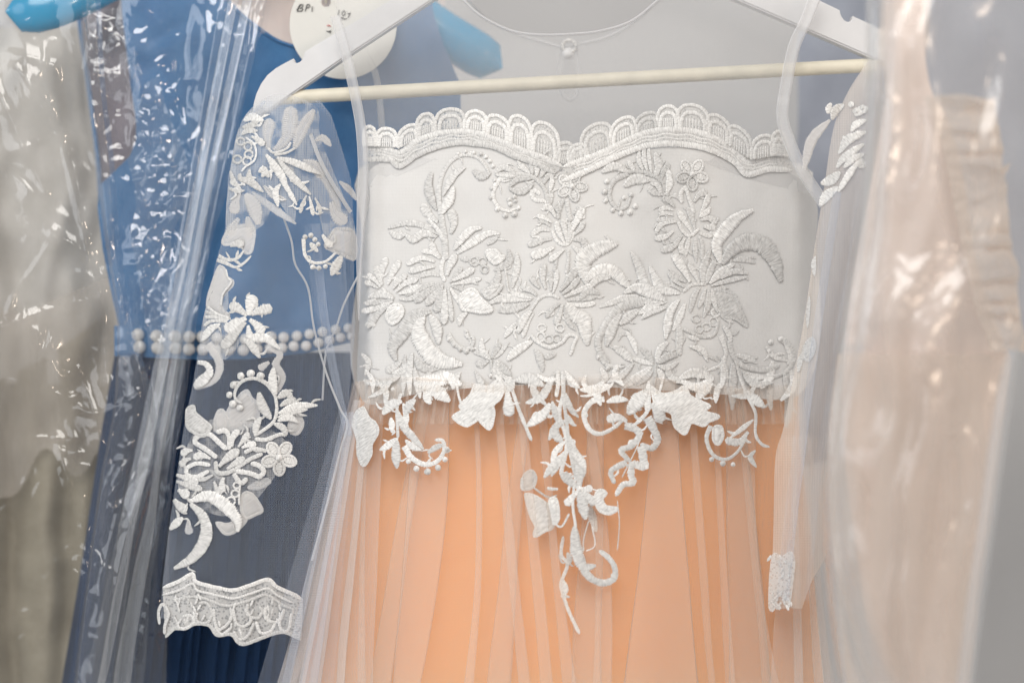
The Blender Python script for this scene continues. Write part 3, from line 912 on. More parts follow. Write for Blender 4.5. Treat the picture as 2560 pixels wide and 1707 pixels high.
SCAL = [('A', 8, 46, 20, 46, 13, 26), ('A', 20, 46, 40, 47, 30, 28), ('A', 42, 48, 62, 38, 50, 26), ('A', 60, 39, 78, 33, 67, 14), ('A', 78, 33, 107, 31, 92, 9), ('A', 106, 31, 128, 34, 118, 11),
        ('A', 126, 34, 150, 43, 140, 16), ('A', 149, 43, 172, 51, 161, 16), ('A', 170, 51, 198, 62, 186, 23), ('A', 194, 61, 212, 65, 207, 42),
        ('B', -10, 62, 8, 56, -4, 44), ('B', 2, 57, 33, 46, 15, 24), ('B', 30, 46, 55, 36, 42, 18), ('B', 54, 36, 78, 30, 66, 13), ('B', 76, 30, 97, 29, 86, 6), ('B', 95, 29, 126, 34, 111, 5),
        ('B', 124, 34, 148, 45, 136, 16), ('B', 144, 44, 168, 59, 157, 28), ('B', 168, 59, 191, 55, 180, 35), ('B', 188, 55, 203, 56, 195, 31)]
for c, ax, ay, bx, by, tx, ty in SCAL:
    (a, b, t) = cr(c, f'{ax},{ay} {bx},{by} {tx},{ty}')
    mx, my = (a[0] + b[0]) / 2, (a[1] + b[1]) / 2
    hx, hy = t[0] - mx, t[1] - my
    def arc(s, flat=1.0):
        return [(a[0] + (mx - a[0]) * (1 - s), a[1] + (my - a[1]) * (1 - s)),
                (mx + (a[0] - mx) * s * 1.02 + hx * .45 * s, my + (a[1] - my) * s * 1.02 + hy * .45 * s), (mx + (a[0] - mx) * s * .72 + hx * .86 * s, my + (a[1] - my) * s * .72 + hy * .86 * s),
                (mx + hx * s, my + hy * s), (mx + (b[0] - mx) * s * .72 + hx * .86 * s, my + (b[1] - my) * s * .72 + hy * .86 * s),
                (mx + (b[0] - mx) * s * 1.02 + hx * .45 * s, my + (b[1] - my) * s * 1.02 + hy * .45 * s), (b[0] + (mx - b[0]) * (1 - s), b[1] + (my - b[1]) * (1 - s))]
    dp = lambda x, y: yY(x, y) - 0.0012 if y < 430 else yFront(x, y)
    outer = arc(1.0)
    ground = [tuple(q) for q in crom(outer, 24)[0]]
    def fillnet(poly):
        cx, cy = mx + hx * .4, my + hy * .4
        vs = [W(cx, cy, dp(cx, cy) - .0006)]
        uv = [(cx * S * 1000, -cy * S * 1000)]
        for q in poly:
            vs.append(W(q[0], q[1], dp(*q)))
            uv.append((q[0] * S * 1000, -q[1] * S * 1000))
        return vs, [(0, i + 1, i) for i in range(1, len(poly))] + [(0, 1, len(poly))], uv
    sc = mesh_obj('scallop', *fillnet(ground)[:2], M_net, trim, fillnet(ground)[2])
    gs = [stroke_geo('C', outer, 8.5, dp, 0.0007), stroke_geo('C', arc(0.72), 9, dp, 0.0008)]
    for k in range(5):
        f = (k + 1) / 6
        x = a[0] + (b[0] - a[0]) * (0.2 + 0.6 * f)
        y = a[1] + (b[1] - a[1]) * (0.2 + 0.6 * f)
        gs.append(stroke_geo('C', [(x, y), (x + hx * .52, y + hy * .52)], 3.2, dp, 0.0005))
    V, F, U = join_geo(gs)
    mesh_obj('scallop_cord', V, F, M_lace, trim, U)

# embroidery
rnd0 = random.Random(21)
def tendrils(crop, lines, dep, root, mat, keep=0.65):
    """fine stitching that grows out between the padded pieces"""
    x0, y0, kk = CROPS[crop]
    gs = []
    for ln in lines:
        tok = ln.split()
        if tok[0][0] not in 'LPT' or len(tok) < 4:
            continue
        pts = [(x0 + float(t.split(',')[0]) * kk, y0 + float(t.split(',')[1]) * kk) for t in tok[1:]]
        Q = crom(pts, 10)[0]
        for side in (-1, 1):
            if rnd0.random() > keep:
                continue
            i = rnd0.randint(2, 8)
            t = Q[i + 1] - Q[i]
            a = math.atan2(t[1], t[0]) + side * rnd0.uniform(.5, 1.1)
            w0 = float(tok[0][1:]) * kk * .4
            sx, sy = Q[i][0] + math.cos(a) * w0 * .5, Q[i][1] + math.sin(a) * w0 * .5
            ln_ = rnd0.uniform(14, 30)
            c = rnd0.uniform(-.9, .9)
            gs.append(stroke_geo('L', [(sx, sy), (sx + math.cos(a) * ln_ * .5, sy + math.sin(a) * ln_ * .5), (sx + math.cos(a + c) * ln_, sy + math.sin(a + c) * ln_)], rnd0.uniform(4, 7.5), dep, 0.0))
    if gs:
        V, F, U = join_geo(gs)
        mesh_obj('fine_stitching', V, F, mat, root, U)['kind'] = 'stuff'
for crop, kind, deep, text in LACE:
    lines = [s.strip() for ln in text.split('\n') for s in ln.split('|') if s.strip()]
    dep = yDeep if deep else yFront
    mat = M_lace
    root = piece(crop, lines[0], dep, dress, mat, kind)
    for ln in lines[1:]:
        piece(crop, ln, dep, root, mat)
    tendrils(crop, lines, dep, root, mat)
# leaves and stems that carry the lace over the waist seam
border = piece('R', 'C9 1412,930 1408,985 1416,1050 1424,1120 1438,1190', yFront, dress, M_lace, 'lace_border')
for ln in ('C7 1438,1190 1432,1260 1440,1320', 'C6 1140,950 1150,1000 1180,1060', 'C6 1660,940 1640,1000 1600,1050', 'L20 1424,1120 1400,1150 1378,1190', 'L20 1428,1130 1452,1150 1462,1185', 'L18 1416,1050 1390,1066 1372,1100'):
    piece('R', ln, yFront, border, M_lace)
x = 912
while x < 1985:
    a = rnd0.uniform(0.75, 2.4)
    ln_ = rnd0.uniform(44, 84)
    y = rnd0.uniform(896, 962)
    c = rnd0.uniform(-.5, .5)
    piece('R', f'L{rnd0.uniform(12, 21):.1f} {x:.0f},{y:.0f} {x + math.cos(a) * ln_ * .5:.0f},{y + math.sin(a) * ln_ * .5:.0f} {x + math.cos(a + c) * ln_:.0f},{y + math.sin(a + c) * ln_:.0f}', yFront, border, M_lace)
    x += rnd0.uniform(28, 56)
for cx, cy, r, rot in ((1430, 466, 36, -1.2), (1731, 436, 38, -0.95)):
    heart, _ = flower5(cx, cy, r, rot, yFront, dress, M_lace)
    petals5(cx, cy, r, rot, yFront, heart, M_lace)

# skirt: satin lining under layers of pleated tulle
def lining_depth(px, py, u, v):
    t = max(0, (py - 975) / 732)
    return yK(px, py) + 0.016 + 0.0018 * t * math.sin(px / 46 + 2 * n3(px / 300, py / 700)) + 0.02 * max(0, abs(2 * u - 1) - .85)
sheet('skirt_lining', [(962, 905, 1996), (1100, 880, 2000), (1300, 838, 2022), (1500, 800, 2040), (1720, 750, 2060)], lining_depth, M_peach, dress, 90, 60)

def pleats(name, knots, y0, y1, base, amp, mat, parent, sub=8, nv=40, power=0.9, wob=6, y0f=None):
    xs_t, xs_b, sd = [], [], []
    knots = [k if len(k) == 4 else (k[0], None, k[1], k[2]) for k in knots]
    knots = [(a, (a + (b - a) * 0.5 ** power) if m is None else m, b, s) for a, m, b, s in knots]
    mids = []
    for a, b in zip(knots, knots[1:]):
        for k in range(sub):
            f = k / sub
            c = (1 - math.cos(math.pi * f)) / 2
            mids.append(a[1] + (b[1] - a[1]) * c)
            xs_t.append(a[0] + (b[0] - a[0]) * c)
            xs_b.append(a[2] + (b[2] - a[2]) * c)
            sd.append(a[3] + (b[3] - a[3]) * f)
    xs_t.append(knots[-1][0]); mids.append(knots[-1][1]); xs_b.append(knots[-1][2]); sd.append(knots[-1][3])
    n = len(xs_t)
    vs, uv, fs = [], [], []
    arc = 0
    for j in range(nv + 1):
        t = j / nv
        arc = 0
        for i in range(n):
            ya = y0f(xs_t[i]) if y0f else y0
            py = ya + (y1 - ya) * t
            px = xs_t[i] * 2 * (t - .5) * (t - 1) + mids[i] * 4 * t * (1 - t) + xs_b[i] * 2 * t * (t - .5) + wob * t * n3(i * 0.11, py / 240, amp * 1000)
            grow = min(1, 0.25 + 1.2 * t)
            y = base(px, py) - amp * grow * sd[i]
            vs.append(W(px, py, y))
            if i:
                arc += abs(xs_b[i] - xs_b[i - 1])
            uv.append((arc * S * 1000, -py * S * 1000))
    for j in range(nv):
        for i in range(n - 1):
            a = j * n + i
            fs.append((a, a + n, a + n + 1, a + 1))
    return mesh_obj(name, vs, fs, mat, parent, uv)

waist = lambda x: 948 + 14 * math.sin(x / 90) + 12 * ((x - 1400) / 500) ** 2
K1 = [(880, 800, 687, 0), (902, 836, 735, 1), (894, 812, 718, -1), (930, 912, 912, 1), (922, 902, 896, -1), (1120, 1112, 1046, 1), (1040, 1012, 982, -1), (1190, 1205, 1180, 1), (1178, 1190, 1160, -1), (1252, 1286, 1330, 1), (1232, 1262, 1296, -1), (1310, 1345, 1384, 1), (1290, 1318, 1348, -1),
      (1362, 1392, 1440, 1), (1340, 1372, 1408, -1), (1462, 1520, 1530, 1), (1446, 1486, 1480, -1), (1560, 1570, 1585, 0), (1690, 1712, 1748, 1), (1640, 1606, 1556, -1), (1735, 1760, 1790, 1), (1718, 1742, 1772, -1), (1790, 1812, 1838, 1), (1778, 1796, 1815, -1), (1900, 1892, 1950, 1), (1836, 1872, 1905, -1), (2005, 2030, 2090, 0)]
pleats('tulle_overskirt', K1, 975, 1720, lambda x, y: yK(x, y) - 0.003, 0.0035, M_tulle, dress, y0f=waist)
rnd = random.Random(4)
def rand_knots(xa, xb, ba, bb, n, back):
    ks = [(xa, ba, 0)]
    for i in range(1, n):
        f = (i + rnd.uniform(-.3, .3)) / n
        t, b = xa + (xb - xa) * f, ba + (bb - ba) * f
        w = rnd.uniform(.4, 1.0) * back
        ks += [(t + w * .2, b + w / 2, 1), (t - w * .2, b - w / 2, -1)]
    return ks + [(xb, bb, 0)]
pleats('tulle_underskirt', rand_knots(885, 2000, 720, 2080, 5, 120), 975, 1720, lambda x, y: yK(x, y) + 0.006, 0.003, M_tulle_pink, dress, y0f=waist)
pleats('waist_gather', rand_knots(900, 1996, 880, 2010, 46, 13), 930, 1060, lambda x, y: yK(x, y) - 0.0075 + 0.004 * max(0, (y - 1000) / 60), 0.0012, M_gather, dress, y0f=lambda x: 962 + 5 * n3(x / 90, 1), nv=8, wob=3)
pleats('tulle_side_layer', [(884, 690, 0), (896, 760, 1), (888, 742, -1), (902, 800, 1), (896, 772, -1), (925, 860, 1), (912, 838, -1), (960, 930, 0)], 1000, 1720, lambda x, y: yK(x, y) - 0.008, 0.003, M_veil, dress, power=1.0)
pleats('tulle_side_layer', [(1965, 1925, 0), (1990, 2010, 1), (1978, 1985, -1), (2005, 2060, 1), (1996, 2040, -1), (2025, 2140, 1), (2015, 2110, -1), (2040, 2210, 0)], 1090, 1720, lambda x, y: yK(x, y) - 0.010, 0.004, M_veil, dress, power=1.0)

# ---- left sleeve: net tube with lace, its pieces lie on the front of the net
def sl_rows(d0=0, d1=0):
    return [(y, a + d0, b + d1) for y, a, b in SL]
def sleeve_front(px, py, u, v):
    return yS(px, py) + 0.0006
sleeve = sheet('sleeve', sl_rows(), sleeve_front, M_sleeve, dress, 36, 110)
sheet('sleeve_back', [(y, a, b) for y, a, b in SL], lambda px, py, u, v: 0.0 + 0.012 * max(0, 1 - (2 * u - 1) ** 2) ** .7 - 0.0035 + 0.002 * n3(px / 80, py / 200, 8), M_sleeve, sleeve, 24, 60)
pleats('sleeve_fold', [(760, 870, 0), (800, 880, 1), (778, 862, -1), (860, 905, 0)], 560, 1090, lambda x, y: -0.016, 0.004, M_sleeve, sleeve, power=1.6)
pleats('sleeve_fold', [(846, 640, 0), (868, 724, 1), (858, 700, -1), (884, 790, 1), (872, 752, -1), (895, 830, 0)], 1030, 1720, lambda x, y: -0.036, 0.004, M_sleeve, sleeve, power=1.0)
tube('sleeve_seam', [W(x, y, yS(x, y) - 0.002) for x, y in [(776, 335), (800, 400), (838, 470), (876, 530)]], 0.0012, M_band, sleeve)
tube('sleeve_seam', [W(x, y, -0.018) for x, y in [(700, 520), (728, 600), (738, 660), (770, 720), (785, 820), (815, 930), (850, 1020), (868, 1060), (850, 1130), (820, 1250), (780, 1400)]], 0.0006, M_band, sleeve)
tube('sleeve_seam', [W(x, y, -0.012) for x, y in [(895, 690), (860, 760), (840, 820), (815, 880), (806, 1000)]], 0.0006, M_band, sleeve)

SLEEVE_LACE = [
('S', 0, '''L10 88,21 98,16 112,21|L8 86,29 95,27 106,22|L7 85,38 92,33 105,33|P8 97,40 104,43 113,51|O4.6 84,46|O4.6 93,52|O5 94,62|O5 80,68|O5 92,70|C2.6 90,41 100,49 103,60 100,70 90,77 85,83
L9 83,85 84,92 95,95 112,108|L7 95,80 95,92 106,99|L6 71,82 76,95 85,106|L5 69,103 80,107 89,106|L9 128,66 150,72 182,86|L9 130,68 150,92 170,111|L10 115,62 125,75 135,90 141,107|L8 133,98 127,108 130,126|L6 140,98 145,110 153,124
C3 117,54 125,60 140,55 146,47|C3 125,63 140,60 151,54|P5 165,112 160,122 157,134|P5 168,113 171,125 173,137|P5 175,115 180,125 182,135|L8 106,84 112,80 118,88|L7 110,90 114,85 119,90'''),
('S', 1, '''P15 118,56 117,40 120,18|P20 126,58 142,38 146,3|L15 150,55 160,30 174,7|P16 160,70 175,76 186,90|L9 175,45 185,42 195,52|P13 83,110 78,120 76,135|L18 90,110 100,125 106,148|L9 98,108 120,125 152,147
P13 82,140 75,150 70,162|L11 92,138 96,155 92,166|L10 180,85 195,105 206,132|L8 205,95 218,106 226,118|P15 195,120 200,135 214,146|L9 112,100 125,112 140,118|L12 120,70 135,75 150,85'''),
('U', 1, '''F0 70,5 98,2 100,20 96,35 88,33 86,18 70,25 62,22|F0 58,50 64,55 66,64 74,70 73,76 64,85 60,95 62,105 70,112 58,110 45,103 44,92 50,72|F0 200,5 222,10 224,42 210,38 195,32 188,25'''),
('U', 0, '''P10 71,27 80,24 88,26|T5 57,39 68,44 80,42 88,33|T4.5 55,44 68,49 78,53 88,48 97,39|P15 94,112 96,100 100,87|P12 92,112 80,103 70,99|P13 97,111 108,106 123,103|P14 91,115 78,122 65,131|P12 95,117 104,124 112,134|P12 90,120 80,132 61,152
C3.2 43,101 55,110 70,115|C4 41,107 55,112 72,116|C4 40,114 52,114 70,117|C4 39,125 48,119 68,119|L9 37,143 46,130 59,122|L11 93,124 97,138 115,140 132,153|L10 87,141 97,148 108,164
T5 161,18 163,38 172,47 188,46 201,35|D3.4 163,16|D3.4 170,14|D3.2 175,19|D3 179,25|D3 172,53|D3.2 180,54|D3 188,52|L7 169,23 175,30 179,34|P8 184,13 190,22 197,28|L12 208,39 202,50 195,63|C2.4 66,55 68,65 72,72 62,86 60,100'''),
('V', 1, '''T12 58,0 70,15 73,30 65,45 42,54|L9 130,5 147,12 142,25 150,40 147,52 142,62|P9 134,22 128,26 121,31|F0 95,65 106,57 112,66 120,75 118,95 95,105 85,105 82,85|F0 66,95 72,82 78,82 84,95 84,106 68,106|F0 160,90 170,88 175,98 168,110 158,105'''),
('V', 0, '''P12 46,22 57,25 60,36 42,53|L11 139,29 138,45 142,62|T5.5 142,63 130,48 115,42 100,46 92,58 93,68 101,73|D4.6 99,39|D5 111,36|D5 123,39|D4.6 90,50|D4 85,62|D4.6 89,73|D4 98,78|L12 121,59 125,75 136,92|C4 141,62 143,80 138,96 117,112
L10 144,66 155,60 162,67|L8 147,76 158,70 171,72|L9 145,85 165,76 193,75|L7 144,90 160,84 181,80|L8 144,94 158,90 169,96|L8 139,97 150,102 156,111|C5 116,116 130,117 145,111 156,110|L9 117,113 118,100 124,89|F0 33,78 41,76 43,84 52,92 62,102 52,112 38,106 33,98'''),
('X', 0, '''C6 70,41 55,30 43,22 46,15 57,13|C6 56,13 62,13 75,25 82,31|C6 69,10 80,8 85,18 84,31|P8 88,28 90,15 97,7|P7 96,28 103,18 109,10|P8 100,29 110,25 118,25|C5 103,35 115,30 131,33|C5 92,55 110,43 126,36|P11 72,52 82,42 97,31|P9 82,55 92,48 104,41|C5.5 68,45 70,58 80,60 93,55
P9 62,42 50,38 41,42|C5 62,50 45,48 33,54 34,62 45,64 60,57|P6 65,62 55,67 44,67|P8 40,32 32,33 26,38|P8 38,42 30,45 25,52|P9 20,62 32,66 47,72|P9 20,70 35,75 52,80|P11 22,80 28,84 36,88|P12 17,92 24,100 33,106|L10 12,129 20,121 28,114|C6 92,57 110,60 122,64 127,57 120,50 111,48
C6 90,60 95,68 100,72 107,66|P9 78,65 76,72 76,84|P7 66,70 70,80 76,85|O4 94,75|O4.5 92,85|O5 87,94|C2.5 98,74 97,88 97,99|L16 37,94 60,88 80,100 95,118 95,132|L15 37,97 52,112 57,130 52,148 38,165 17,177'''),
('X', 1, '''F0 105,82 115,88 125,105 118,110 105,115 100,105 100,90|F0 107,78 125,68 135,70 122,78|P10 35,118 35,126 36,135|F0 68,120 85,122 98,112 106,116 94,130 80,134|P8 60,56 68,60 76,66'''),
]
for poly in ([(606, 300), (690, 236), (790, 268), (800, 340), (850, 470), (886, 560), (886, 650), (820, 610), (790, 520), (745, 500), (735, 560), (690, 500), (660, 560), (600, 590), (566, 570), (574, 440)],
             [(520, 752), (560, 690), (572, 760), (560, 800), (600, 850), (560, 900), (520, 860), (500, 850)], [(470, 1110), (520, 1050), (640, 1060), (720, 1120), (640, 1250), (560, 1290), (470, 1250), (444, 1200)]):
    patch('lace_ground', poly, lambda x, y: yS(x, y) + 0.0004, M_ground, sleeve, step=14)
ySl = lambda x, y: yS(x, y) - 0.0006
yS2 = lambda x, y: yS(x, y) + 0.0012
for crop, deep, text in SLEEVE_LACE:
    lines = [s.strip() for q in text.split('\n') for s in q.split('|') if s.strip()]
    if not deep:
        tendrils(crop, lines, ySl, sleeve, M_lace, 0.8)
    for ln in lines:
        piece(crop, ln, yS2 if deep else ySl, sleeve, M_pale if deep else M_lace)
cx, cy = 400 + 146 * 2.0408, 1060 + 41 * 2.0408
heart, _ = flower5(cx, cy, 42, -0.95, ySl, sleeve, M_lace)
petals5(cx, cy, 42, -0.95, ySl, sleeve, M_lace)

# scalloped cuff
top = cr('Y', '18,63 38,55 54,46 58,55 72,60 90,64 105,66 125,60 147,53 158,62 180,72 190,78')
bot = cr('Y', '21,124 32,113 45,113 58,107 75,109 85,121 102,120 115,132 140,124 158,118 170,118 188,127')
ycf = lambda x, y: -0.010 - 0.020 * max(0.0, 1 - ((x - 575) / 190) ** 2) ** .7
A, B = crom(top, 60)[0], crom(bot, 60)[0]
vs, uv, fs = [], [], []
for a, b in zip(A, B):
    for k in range(9):
        x, y = a[0] + (b[0] - a[0]) * k / 8, a[1] + (b[1] - a[1]) * k / 8
        vs.append(W(x, y, ycf(x, y) + 0.0008 * math.sin(x / 11)))
        uv.append((x * S * 1000, -y * S * 1000))
for i in range(60):
    for k in range(8):
        q = i * 9 + k
        fs.append((q, q + 9, q + 10, q + 1))
cuff = mesh_obj('cuff', vs, fs, M_net, dress, uv)
for pth, w in ((top, 10), (bot, 9), (cr('Y', '17,72 38,66 54,58 60,66 75,70 92,74 106,76 126,70 147,64 158,72 178,82'), 6), (cr('Y', '30,78 60,74 90,84 105,84 125,78 145,72 165,84 180,90'), 7)):
    g = stroke_geo('C', pth, w, ycf, 0.0008)
    mesh_obj('cord', *g[:2], M_lace, cuff, g[2])
for pth in ('14,108 13,92 18,83 25,95 21,108 20,120', '36,104 38,112 48,112 56,104 52,97 42,98', '58,92 60,104 72,106 78,95 72,82 62,82', '80,88 82,106 88,114 100,104 104,88', '104,88 108,106 118,110 126,102 118,88', '122,82 122,96 134,100 140,92 136,86',
            '144,86 144,100 154,105 162,102 166,90', '160,100 163,114 172,114 176,94', '104,116 112,126 122,122 130,106', '132,104 138,118 150,116 156,106', '82,110 90,120 102,112'):
    g = stroke_geo('C', cr('Y', pth), 7.5, ycf, 0.001)
    sc = mesh_obj('scallop', *g[:2], M_lace, cuff, g[2])
for k in range(46):
    x, f = rnd.uniform(30, 178), rnd.uniform(0.25, 0.8)
    a = interp([tuple(p) for p in A], 370 + x * 2.04)[0]
    b = interp([tuple(p) for p in B], 370 + x * 2.04)[0]
    X, Y = 370 + x * 2.04, a + (b - a) * f
    an = rnd.uniform(1.0, 2.1)
    g = stroke_geo('L', [(X, Y), (X + 9 * math.cos(an), Y + 9 * math.sin(an)), (X + 18 * math.cos(an), Y + 18 * math.sin(an))], 6, ycf, 0.0009)
    mesh_obj('stitch', *g[:2], M_lace, cuff, g[2])

# ---- right sleeve, seen almost edge on
SR = [(150, 2172, 2200), (230, 2120, 2210), (320, 2084, 2240), (470, 2060, 2240), (620, 2036, 2220), (800, 2010, 2190), (1000, 1972, 2150), (1080, 1956, 2130), (1150, 1938, 2110), (1370, 1932, 2070), (1450, 1924, 2030), (1520, 1920, 2005)]
ySR = lambda x, y: -0.03 - 0.016 * math.sin(max(0, min(1, (x - interp(SR, y)[0]) / 140)) * math.pi) + 0.002 * n3(x / 40, y / 160)
sleeve_r = sheet('sleeve', SR, lambda px, py, u, v: ySR(px, py), M_sleeve_r, dress, 24, 90)
pleats('sleeve_fold', [(2066, 1940, 0), (2104, 1972, 1), (2084, 1952, -1), (2150, 2020, 0)], 480, 1500, lambda x, y: -0.045, 0.004, M_sleeve, sleeve_r, power=0.85)
for ln in ('L22 2080,300 2090,275 2110,262', 'L16 2070,285 2072,270 2078,258', 'L22 2138,290 2150,278 2170,270', 'L18 2128,330 2140,312 2166,300', 'L24 2100,380 2120,350 2165,330', 'L20 2092,420 2110,395 2160,360', 'L26 2052,460 2078,450 2100,430',
           'L24 2050,515 2066,490 2095,468', 'L18 2110,420 2130,400 2160,385', 'L18 2096,480 2120,440 2150,400', 'P22 2130,390 2145,400 2160,420', 'L26 2010,425 2030,350 2075,300', 'L14 2108,340 2112,360 2096,385', 'D9 2140,278', 'D8 2155,270', 'D8 2128,262', 'L12 2038,640 2034,660 2036,690',
           'L10 2024,740 2020,780 2018,820', 'F0 2012,860 2030,846 2036,870 2022,900 2008,890', 'L14 1996,930 2000,900 2010,880'):
    piece('R', ln, lambda x, y: ySR(x, y) - 0.001, sleeve_r, M_pale if ln.startswith('L26 2010') else M_lace)
cuff_r = patch('cuff', [(1928, 1392), (1938, 1380), (1955, 1388), (1978, 1376), (1988, 1400), (1984, 1450), (1976, 1508), (1966, 1522), (1960, 1500), (1948, 1490), (1940, 1518), (1928, 1530), (1921, 1512), (1922, 1450)], lambda x, y: ySR(x, y) - 0.002, M_net, dress, step=7)
for k in range(34):
    x, y = rnd.uniform(1926, 1976), rnd.uniform(1384, 1516)
    an = rnd.uniform(0.9, 2.2)
    ln = rnd.uniform(8, 20)
    g = stroke_geo('L', [(x, y), (x + ln / 2 * math.cos(an) + rnd.uniform(-3, 3), y + ln / 2 * math.sin(an)), (x + ln * math.cos(an), y + ln * math.sin(an))], rnd.uniform(4, 8), lambda x, y: ySR(x, y) - 0.002, 0.0006)
    mesh_obj('stitch', *g[:2], M_lace, cuff_r, g[2])

# ------------------------------------------------------------------ white wooden hanger
def extrude_poly(name, poly, yf, yb, mat, parent, bevel=0.0012):
    bm = bmesh.new()
    f = bm.faces.new([bm.verts.new(W(x, y, yf)) for x, y in poly])
    bm.normal_update()
    if f.normal.y > 0:
        f.normal_flip()
    r = bmesh.ops.extrude_face_region(bm, geom=[f])
    for v in r['geom']:
        if isinstance(v, bmesh.types.BMVert):
            v.co.y += yb - yf
    bmesh.ops.recalc_face_normals(bm, faces=bm.faces)
    bmesh.ops.bevel(bm, geom=[e for e in bm.edges if abs((e.verts[0].co - e.verts[1].co).y) < 1e-6], offset=bevel, segments=2, affect='EDGES', clamp_overlap=True)
    me = bpy.data.meshes.new(name)
    bm.to_mesh(me)
    bm.free()
    me.materials.append(mat)
    o = bpy.data.objects.new(name, me)
    COL.objects.link(o)
    o.parent = parent
    o.matrix_parent_inverse = parent.matrix_world.inverted()
    return o
hanger = thing('clothes_hanger', 'white lacquered wooden hanger with a cream trouser bar, inside the peach dress', 'hanger', W(1450, -60, 0.006))
def notch(cx, cy, r, slope):
    m = slope[1] / slope[0]
    return [(cx - r * math.cos(k * math.pi / 8), cy - m * r * math.cos(k * math.pi / 8) + r * 1.3 * math.sin(k * math.pi / 8)) for k in range(9)]
left_tip = [(632, 288), (633, 262), (640, 236), (652, 210), (668, 188), (690, 170), (715, 156)]
arm = left_tip + notch(748, 138, 14, (158, -92)) + [(784, 116), (900, 47), (1000, -14), (1240, -140), (1480, -190), (1720, -132), (2046, 0)] + notch(2116, 33, 16, (123, 55)) + \
      [(2169, 57), (2240, 92), (2262, 120), (2268, 150), (2262, 180), (2167, 140), (1843, 0), (1640, -76), (1480, -96), (1260, -85), (1083, 0), (853, 151), (652, 291)]
extrude_poly('arm', arm, -0.001, 0.0105, M_hanger, hanger)
tube('trouser_bar', [W(690, 246, 0.005), W(1400, 206, 0.005), W(2190, 163, 0.005)], 17.5 * S, M_dowel, hanger, 16, step=0.01)

# ------------------------------------------------------------------ blue dress with pearl belt
blue = thing('blue_dress', 'blue satin dress with a pearl belt, left of the peach dress', 'dress', W(600, 1707, 0.09))
def yBl(px, py):
    u = (px - 740) / 500
    y = 0.078 - 0.022 * max(-.5, 1 - u * u)
    y += 0.009 * n3(px / 130, py / 260, 4.4) + 0.002 * n3(px / 45, py / 70, 6)
    y += 0.004 * math.exp(-(((px - 420) * .5 + (py - 90) * .86) / 18) ** 2) * math.exp(-((px - 400) / 90) ** 2)
    y -= 0.004 * math.exp(-(((px - 350) * .3 + (py - 130)) / 22) ** 2) * math.exp(-((px - 360) / 70) ** 2)
    y += 0.005 * math.exp(-((px - 300 + (py - 560) * .2) / 22) ** 2) * math.exp(-((py - 640) / 130) ** 2)
    return y
BL = [(300, -30), (306, 40), (315, 120), (326, 210), (340, 300), (340, 350), (325, 390), (285, 430), (246, 466), (244, 520), (256, 620), (276, 720), (300, 830),
      (600, 850), (900, 826), (1180, 800), (1190, 560), (1175, 430), (1154, 320), (1150, 210), (1112, 120), (1085, 40), (1075, -30), (1000, -30), (960, 40), (900, 110), (820, 140), (740, 118), (690, 100), (640, 66), (596, 30), (545, -30)]
patch('bodice', BL, yBl, M_blue, blue, step=15, smooth_outline=False)
tube('neck_piping', [W(x, y, yBl(x, y) - .0005) for x, y in [(545, -30), (596, 30), (640, 66), (690, 100), (740, 118), (820, 140), (900, 110), (960, 40), (1000, -30)]], 0.0012, M_blue, blue)
patch('back_lining', [(196, -30), (205, 60), (216, 150), (228, 240), (240, 330), (250, 420), (252, 470), (330, 560), (420, 500), (400, 200), (380, -30)], lambda x, y: 0.112 + 0.006 * n3(x / 60, y / 120), M_blue_in, blue, step=16, smooth_outline=False)
tube('back_armhole_piping', [W(x, y, 0.106) for x, y in [(192, -30), (200, 60), (212, 150), (224, 240), (236, 330), (246, 420), (250, 480)]], 0.0016, M_blue, blue)
# belt
def belt_mid(x):
    return interp([(290, 852), (480, 858), (620, 862), (760, 852), (900, 825), (1180, 790)], x)[0]
def belt_h(x):
    return interp([(290, 38), (500, 40), (900, 26), (1180, 22)], x)[0]
vs, uv, fs = [], [], []
for i in range(91):
    x = 286 + i * 10
    for k in range(5):
        y = belt_mid(x) + belt_h(x) * (k / 2 - 1)
        vs.append(W(x, y, yBl(x, 845) - 0.0025 - 0.0012 * math.sin(k / 4 * math.pi)))
        uv.append((x * .25, -y * .25))
for i in range(90):
    for k in range(4):
        a = i * 5 + k
        fs.append((a, a + 5, a + 6, a + 1))
belt = mesh_obj('belt', vs, fs, M_blue, blue, uv)
bm = bmesh.new()
bmesh.ops.create_uvsphere(bm, u_segments=14, v_segments=9, radius=1.0)
pearl_me = bpy.data.meshes.new('pearl')
bm.to_mesh(pearl_me)
bm.free()
pearl_me.polygons.foreach_set('use_smooth', [True] * len(pearl_me.polygons))
pearl_me.materials.append(M_pearl)
for row in (0, 1):
    x = 345 + row * 4
    while x < 1150:
        r = interp([(340, 16.5), (560, 15.5), (900, 12.5), (1180, 11)], x)[0]
        off = -0.42 if row == 0 else 0.38
        y = belt_mid(x) + off * belt_h(x) + rnd.uniform(-2, 2)
        o = bpy.data.objects.new('pearl', pearl_me)
        COL.objects.link(o)
        o.parent = belt
        o.matrix_parent_inverse = belt.matrix_world.inverted()
        o.location = belt.matrix_world @ W(x, y, yBl(x, 845) - 0.0075)
        o.matrix_basis = belt.matrix_world.inverted() @ o.matrix_basis if False else o.matrix_basis
        o.scale = (r * S * 1.02,) * 3
        o.rotation_euler = (rnd.uniform(0, 6), rnd.uniform(0, 6), 0)
        x += r * 2 + rnd.uniform(0.5, 6) + (8 if x < 420 else 0)
